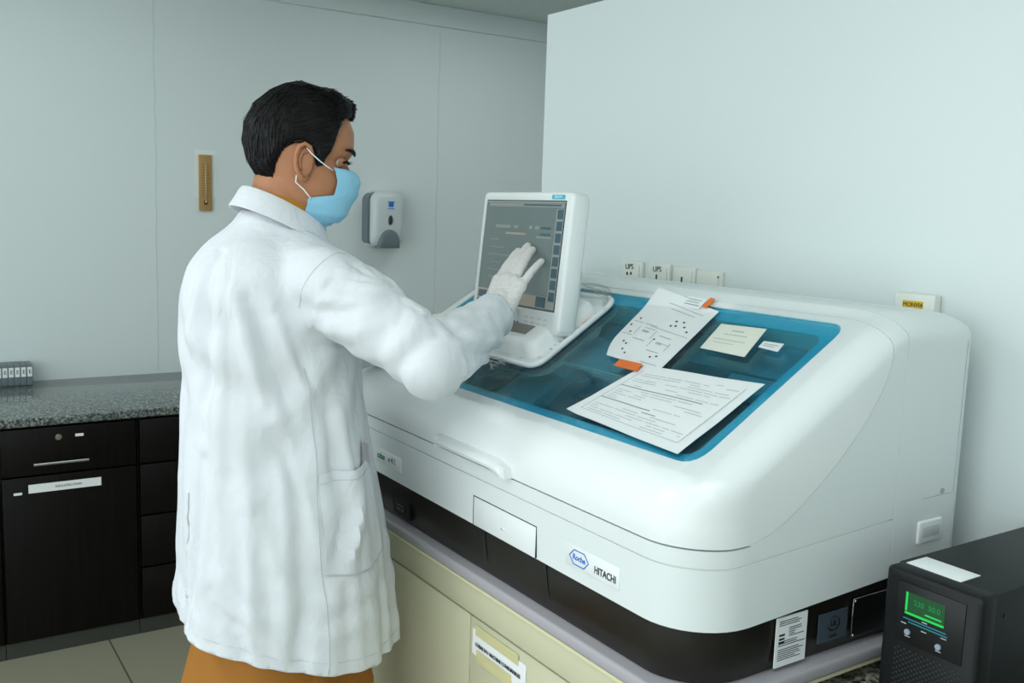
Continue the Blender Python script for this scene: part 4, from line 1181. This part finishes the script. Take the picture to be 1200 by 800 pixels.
for v in bm.verts:
    p = v.co.copy(); nn = nor[v.index]
    t1, d1 = seg_near(p, shR, elR); t2, d2 = seg_near(p, elR, wrR); t3, d3 = seg_near(p, shL, elL); t4, d4 = seg_near(p, elL, wrL)
    sleeve = 1 if min(d1/.085 if t1 > .12 else 9, d2/.075, d3/.085 if t3 > .25 else 9, d4/.075) < 1 else 0
    disp = 0
    if d2 < .075 and t2 > .02:
        q = t2*.25; an_ = math.atan2((p-elR).dot(fR.cross(Vector((0, 0, 1)))), (p-elR).z)
        d_0 = disp; disp = 0
        disp += .0100*noise.noise(Vector((q*9+an_*.8, an_*2.1-q*5, 1)))
        disp += .0050*noise.noise(Vector((q*26+an_, an_*3.2, 3)))
        disp += .0045*max(0, 1-t2/.35)*math.sin(q*120+an_*1.5+3*noise.noise(p*14))
        disp = d_0+disp*min(1, .25+t2/.25)
    elif d1 < .09 and t1 > .15:
        q = t1*.26
        w_ = .5+.9*t1; an_ = math.atan2((p-shR).dot(aR.cross(Vector((0, 0, 1)))), (p-shR).z)
        disp += .0085*noise.noise(Vector((q*8+an_*.9, an_*2.0-q*6, 8)))+.0045*noise.noise(Vector((q*22, an_*3.5+q*10, 5)))
        disp += .0075*w_*noise.noise(Vector((q*20+p.z*8, (p-shR).dot(aR.cross(Vector((0, 0, 1))))*14, 4)))
        disp += .0060*max(0, (t1-.62)/.38)*math.sin(q*95+3*noise.noise(p*9))
    elif d3 < .09 and t3 > .25 or d4 < .08:
        disp += .006*noise.noise(p*28)
    else:
        cx, cy, a, b = ring_at(p.z); th = math.atan2((p.y-cy)/b, (p.x-cx)/a)
        low = max(0, min(1, (1.36-p.z)/.4)); skirt = max(0, min(1, (1.12-p.z)/.4))
        # long vertical drapes, fanned slightly from the right armpit
        ph = th*3.1+.9*noise.noise(Vector((p.z*2.2, th, 2)))
        disp += .0125*low*(1-.35*skirt)*noise.noise(Vector((math.cos(th)*3.6+(p.z-1.3)*.5, math.sin(th)*3.6, p.z*1.3)))
        disp += .0080*low*noise.noise(Vector((math.cos(th)*8+(p.z-1.3)*1.6, math.sin(th)*8, p.z*2.4+7)))
        disp += .0060*skirt*math.sin(th*5+1.3+.8*noise.noise(Vector((p.z*2, 0, th))))
        # soft creases low on the skirt
        disp += .0060*max(0, 1-abs(p.z-.78)/.16)*noise.noise(Vector((p.x*14+p.z*16, p.y*14, p.z*20)))
        # armpit pull folds
        ar = (p-Vector((-1.56, .54, 1.27))).length
        disp += .0080*max(0, 1-ar/.30)*math.sin((p.z*1.0+(p.x-p.y)*1.1)*52+2*noise.noise(p*6))*max(0, min(1, (ar-.03)/.08))
        if p.z < 1.42:
            for (ta, za, tb, zb, wf, am) in FOLDS:
                Rr = .19; A_ = Vector((ta*Rr, za)); B_ = Vector((tb*Rr, zb)); Q = Vector((th*Rr, p.z)); D_ = B_-A_
                tt = (Q-A_).dot(D_)/D_.length_squared
                if -.15 < tt < 1.15:
                    tc_ = max(0, min(1, tt)); dd = (Q-(A_+D_*tc_)).length/wf
                    if dd < 3: disp += am*math.exp(-dd*dd)*1.35*math.sin(PI*max(.08, min(.92, tt)))**.6
        # back vent: the flap on the man's left sits inside
        dth = math.atan2(math.sin(th-VENT), math.cos(th-VENT)) if (VENT := -1.30) else 0
        if p.z < 1.0 and -1.2 < dth < 0:
            disp -= .013*min(1, (1.0-p.z)/.2)*min(1, (dth+1.2)/.5)
    v.co = p+nn*disp
bmesh.ops.bisect_plane(bm, geom=bm.verts[:]+bm.edges[:]+bm.faces[:], plane_co=Vector((-1.7, .61, .721)), plane_no=Vector((.10, .19, -1)), clear_outer=False, clear_inner=False)
hem_n = Vector((.10, .19, 1)).normalized(); hem_o = Vector((-1.7, .61, .721))
bmesh.ops.bisect_plane(bm, geom=bm.verts[:]+bm.edges[:]+bm.faces[:], plane_co=hem_o, plane_no=-hem_n, clear_outer=True)
for el_, w in ((elR, wrR), (elL, wrL)):
    fd = (w-el_).normalized(); cp = el_.lerp(w, .965)
    fs = [f for f in bm.faces if (f.calc_center_median()-cp).length < .11 and (f.calc_center_median()-cp).dot(fd) > -.03]
    gv = list({v for f in fs for v in f.verts}); ge = list({e for f in fs for e in f.edges})
    bmesh.ops.bisect_plane(bm, geom=gv+ge+fs, plane_co=cp, plane_no=fd, clear_outer=True)
# neck opening
fs = [f for f in bm.faces if f.calc_center_median().z > 1.40 and (Vector(f.calc_center_median().xy)-Vector((NB.x, NB.y))).length < .12]
pn = Vector((0, .42, 1)).normalized()
bmesh.ops.bisect_plane(bm, geom=list({v for f in fs for v in f.verts})+list({e for f in fs for e in f.edges})+fs, plane_co=Vector((-1.715, .605, 1.470)), plane_no=pn, clear_outer=True)
bmesh.ops.delete(bm, geom=[v for v in bm.verts if not v.link_faces], context='VERTS')
bvh = BVHTree.FromBMesh(bm)
coatme = bpy.data.meshes.new('lab_coat'); 
bmesh.ops.recalc_face_normals(bm, faces=bm.faces)
bm.to_mesh(coatme); bm.free()
coato = link('lab_coat', coatme, M['coat'], man, True, 'long white cotton lab coat')
md = coato.modifiers.new('t', 'SOLIDIFY'); md.thickness = .0020; md.offset = 1
bake(coato)
for p in coato.data.polygons: p.use_smooth = True

def on_coat(th, z, off=.001, skip=False):
    cx, cy, a, b = ring_at(z); o_ = Vector((cx, cy, z)); d = Vector((a*math.cos(th), b*math.sin(th), 0)).normalized()
    h = bvh.ray_cast(o_+d*.6, -d, .6)
    if h[0] is None: return None if skip else o_+d*max(a, b)
    return h[0]+d*(off+.0022)
# side seam and back vent edge, hem stitching
seam_m = mat('seam_shadow_thread', (206, 212, 217), .9)
bm = bmesh.new()
TS = .0
add_tube(bm, [on_coat(TS+.02*math.sin(k*.3), .70+k*.015) for k in range(36)], .0010, 5)
bmesh_obj('side_seam', bm, seam_m, coato, True, label='raised side seam')
bm = bmesh.new(); add_tube(bm, [on_coat(-1.30, .775+k*.015, .0014) for k in range(16)], .0016, 5); bmesh_obj('vent_edge', bm, M['coat'], coato, True, label='edge of the back vent')
bm = bmesh.new()
for k0, k1 in ((0, 64),):
    pts = []
    for k in range(65):
        th = 2*PI*k/64; zz = .743-.19*(ring_at(.71)[1]+ring_at(.71)[3]*math.sin(th)-.61)-.10*(ring_at(.71)[2]*math.cos(th))
        p_ = on_coat(th, zz, .0004, True)
        if p_ is not None and abs(th-4.98) > .12: pts.append(p_)
        if (p_ is None or k == 64 or abs(th-4.98) <= .12) and len(pts) > 2: add_tube(bm, pts, .0007, 4, cap=False)
        if p_ is None or abs(th-4.98) <= .12: pts = []
bmesh_obj('hem_stitch', bm, seam_m, coato, True)
# patch pocket on the right front
bm = bmesh.new(); NU, NV = 16, 22
def pk(i, j, o): 
    th = TS+.03+(.80)*i/NU; z = .872+(.172)*j/NV - .012*math.sin(PI*i/NU)*(j == 0)
    bul = .006*math.sin(PI*i/NU)*(j/NV)**1.5
    return on_coat(th, z, o+.0012+bul)
V = [[bm.verts.new(pk(i, j, 0)) for j in range(NV+1)] for i in range(NU+1)]
for i in range(NU):
    for j in range(NV): bm.faces.new((V[i][j], V[i+1][j], V[i+1][j+1], V[i][j+1]))
pkt = thicken(bmesh_obj('patch_pocket', bm, M['coat'], coato, True, label='patch pocket on the right side'), .0016)
bm = bmesh.new(); add_tube(bm, [V_ for V_ in [pk(i, NV-2, .0022) for i in range(NU+1)]], .0006, 4); add_tube(bm, [pk(i, 0, .002) for i in range(NU+1)], .0010, 4)
bmesh_obj('pocket_stitch', bm, seam_m, coato, True)
bm = bmesh.new()
pw = [on_coat(TS+.62, 1.03, .003), on_coat(TS+.82, 1.03, .003), on_coat(TS+.80, 1.072, .006), on_coat(TS+.66, 1.082, .004)]
f = bm.faces.new([bm.verts.new(p) for p in pw]); bmesh.ops.solidify(bm, geom=bm.faces[:], thickness=.001)
bmesh_obj('folded_paper', bm, mat('pale_lilac_paper', (226, 222, 232), .7), coato, label='pale paper poking out of the pocket')
# armhole seam
bm = bmesh.new(); ax = (elR-shR).normalized(); c0 = shR.lerp(elR, .02); s_ = ax.cross(Vector((0, 0, 1))).normalized(); t_ = ax.cross(s_)
pts = []
for k in range(33):
    a = 2*PI*k/32; d = (s_*math.cos(a)+t_*math.sin(a)); h = bvh.ray_cast(c0+d*.2, -d, .2)
    if h[0] is not None and (h[0]-c0).length < .11: pts.append(h[0]+d*.0026)
if len(pts) > 4: add_tube(bm, pts, .0005, 5, cap=False)
bmesh_obj('armhole_seam', bm, seam_m, coato, True)
# collar: a fold-over band round the neck
bm = bmesh.new(); NU = 60; sec = []
for i in range(NU+1):
    a = -PI/2 + (i/NU-.5)*2*math.radians(150)      # centred on the back (-Y)
    ca, sa = math.cos(a), math.sin(a)
    fr = (1+math.sin(a))/2         # 0 at the back, 1 at the front
    r0 = .0545; base = Vector((NB.x, NB.y+.012, 0)); zt = 1.531-.070*fr**1.1
    def R(rx, z): return Vector((base.x+ca*rx, base.y+sa*rx*1.02+fr*.022, z))
    drop = .034+.020*fr
    sec.append([R(r0+.004, zt-.035), R(r0+.001, zt-.010), R(r0+.002, zt-.002), R(r0+.006, zt+.001), R(r0+.011, zt-.003), R(r0+.018, zt-drop*.45), R(r0+.027, zt-drop*.85), R(r0+.030, zt-drop), R(r0+.027, zt-drop-.001), R(r0+.014, zt-drop*.6), R(r0+.008, zt-.014)])
loft_v = [[bm.verts.new(p) for p in s] for s in sec]
n_ = len(sec[0])
for A, B in zip(loft_v, loft_v[1:]):
    for k in range(n_): bm.faces.new((A[k], A[(k+1) % n_], B[(k+1) % n_], B[k]))
bm.faces.new(loft_v[0][::-1]); bm.faces.new(loft_v[-1])
bmesh_obj('coat_collar', bm, M['coat'], coato, True, 60, label='folded white collar')
# shirt collar
bm = bmesh.new(); sec = []
for i in range(NU+1):
    a = -PI/2+(i/NU-.5)*2*math.radians(172); ca, sa = math.cos(a), math.sin(a); fr = (1+math.sin(a))/2
    z = 1.526-.038*fr
    def R(rx, z): return Vector((NB.x+ca*rx, NB.y+.016+sa*rx+fr*.026, z))
    sec.append([R(.0515, z-.04), R(.0525, z), R(.0545, z+.001), R(.0565, z-.004), R(.061, z-.035)])
lv = [[bm.verts.new(p) for p in s] for s in sec]
for A, B in zip(lv, lv[1:]):
    for k in range(5): bm.faces.new((A[k], A[(k+1) % 5], B[(k+1) % 5], B[k]))
bm.faces.new(lv[0][::-1]); bm.faces.new(lv[-1])
bmesh_obj('shirt_collar', bm, M['shirt'], man, True, 60, label='mustard shirt collar')
# tunic below the coat
bm = bmesh.new(); rings = []
for k in range(26):
    z = .42+(.92-.42)*k/25
    rr = []
    for i in range(72):
        th = 2*PI*i/72; w = .006*math.sin(th*7+z*2)+.004*noise.noise(Vector((math.cos(th)*4, math.sin(th)*4, z*3)))
        rr.append((-1.704+(.186+w-.055*max(0, min(1, (z-.60)/.2)))*math.cos(th), .616+(.172+w-.050*max(0, min(1, (z-.60)/.2)))*math.sin(th), z))
    rings.append(rr)
R_ = [[bm.verts.new(Vector(p)) for p in r] for r in rings]
for a, b in zip(R_, R_[1:]):
    for k in range(72): bm.faces.new((a[k], a[(k+1) % 72], b[(k+1) % 72], b[k]))
thicken(bmesh_obj('tunic', bm, M['trouser'], man, True, label='mustard brown cotton tunic showing below the coat'), .002)
for sx, ank in zip((-1, 1), feet):
    bm = bmesh.new(); hip = Vector((-1.71+sx*.085, .60, .88)); rr = []
    for k in range(22):
        t = k/21; z = .88-(.88-.075)*t; c_ = Vector((hip.x*(1-t)+ank.x*t, hip.y*(1-t)+ank.y*t, z)); r = .102-.028*t
        rr.append([(c_.x+r*math.cos(a)*(1+.03*math.sin(a*3+z*6)), c_.y+r*1.08*math.sin(a)*(1+.03*math.sin(a*4-z*5)), z) for a in [2*PI*i/32 for i in range(32)]])
    R_ = [[bm.verts.new(Vector(p)) for p in r] for r in rr]
    for a, b in zip(R_, R_[1:]):
        for k in range(32): bm.faces.new((a[k], a[(k+1) % 32], b[(k+1) % 32], b[k]))
    thicken(bmesh_obj('trouser_leg', bm, M['trouser'], man, True), .002)
    bm = bmesh.new(); c_ = Vector((ank.x, ank.y, 0)); rr = []
    for k in range(15):
        t = k/14; y = -.075+.285*t; w = .040+.012*math.sin(t*PI*.9)-(.022*max(0, t-.85)/.15); h = .078-.038*t-(.012*max(0, t-.9)/.1)
        if t > .93: w *= .75
        rr.append([(c_.x+sx*.01*t*2+w*math.cos(a), c_.y+y, .004+max(0, h*(.5+.5*math.sin(a)))) for a in [2*PI*i/20 for i in range(20)]])
    loft(bm, rr); bmesh_obj('shoe', bm, M['shoe'], man, True, 60)

# ------------------------------------------------------------------ light
def area(name, loc, size, energy, rot=(0, 0, 0), col=(1, 1, 1), sy=None):
    l = bpy.data.lights.new(name, 'AREA'); l.energy = energy; l.size = size; l.color = col
    if sy: l.shape = 'RECTANGLE'; l.size_y = sy
    o = bpy.data.objects.new(name, l); C.objects.link(o); o.location = loc; o.rotation_euler = rot; return o
cool = (.93, 1.0, .99)
area('unseen_ceiling_light', (-.55, .25, CZ-.02), 0.8, 7, col=cool)
area('unseen_ceiling_light', (-1.9, -.9, CZ-.02), .8, 12, col=cool)
area('unseen_ceiling_light', (.9, -.9, CZ-.02), .8, 18, col=cool)
area('unseen_ceiling_light', (-3.0, .5, CZ-.02), 1.0, 3.5, col=cool)  # added light, out of view, to brighten the back wall
area('unseen_ceiling_light', (-3.1, 2.3, CZ-.02), .8, 4, col=cool)  # added unseen light where the partition leaves the back wall dim
w = bpy.data.worlds.new('world'); sc.world = w; w.use_nodes = True
w.node_tree.nodes['Background'].inputs[0].default_value = (.87, .965, 1, 1); w.node_tree.nodes['Background'].inputs[1].default_value = 1.75

# ------------------------------------------------------------------ camera
f_ = 1130.; pit = math.atan(151/f_); rol = math.radians(1.9); yw = math.radians(33.6)
f0 = Vector((-math.cos(yw), math.sin(yw), 0)); r0 = Vector((math.sin(yw), math.cos(yw), 0)); u0 = Vector((0, 0, 1))
fw = f0*math.cos(pit)-u0*math.sin(pit); uu = u0*math.cos(pit)+f0*math.sin(pit)
rr_ = r0*math.cos(rol)+uu*math.sin(rol); u_ = uu*math.cos(rol)-r0*math.sin(rol)
cd = bpy.data.cameras.new('camera'); cam = bpy.data.objects.new('camera', cd); C.objects.link(cam); sc.camera = cam
mw = Matrix((rr_, u_, -fw)).transposed().to_4x4(); mw.translation = Vector((0, 0, 1.5)); cam.matrix_world = mw
cd.sensor_fit = 'HORIZONTAL'; cd.sensor_width = 36; cd.lens = 36*f_/1200; cd.clip_start = .05; cd.clip_end = 50
sc.view_settings.view_transform = 'Standard'; sc.view_settings.look = 'None'; sc.view_settings.gamma = 1
sc.view_settings.use_curve_mapping = False; sc.view_settings.exposure = .29
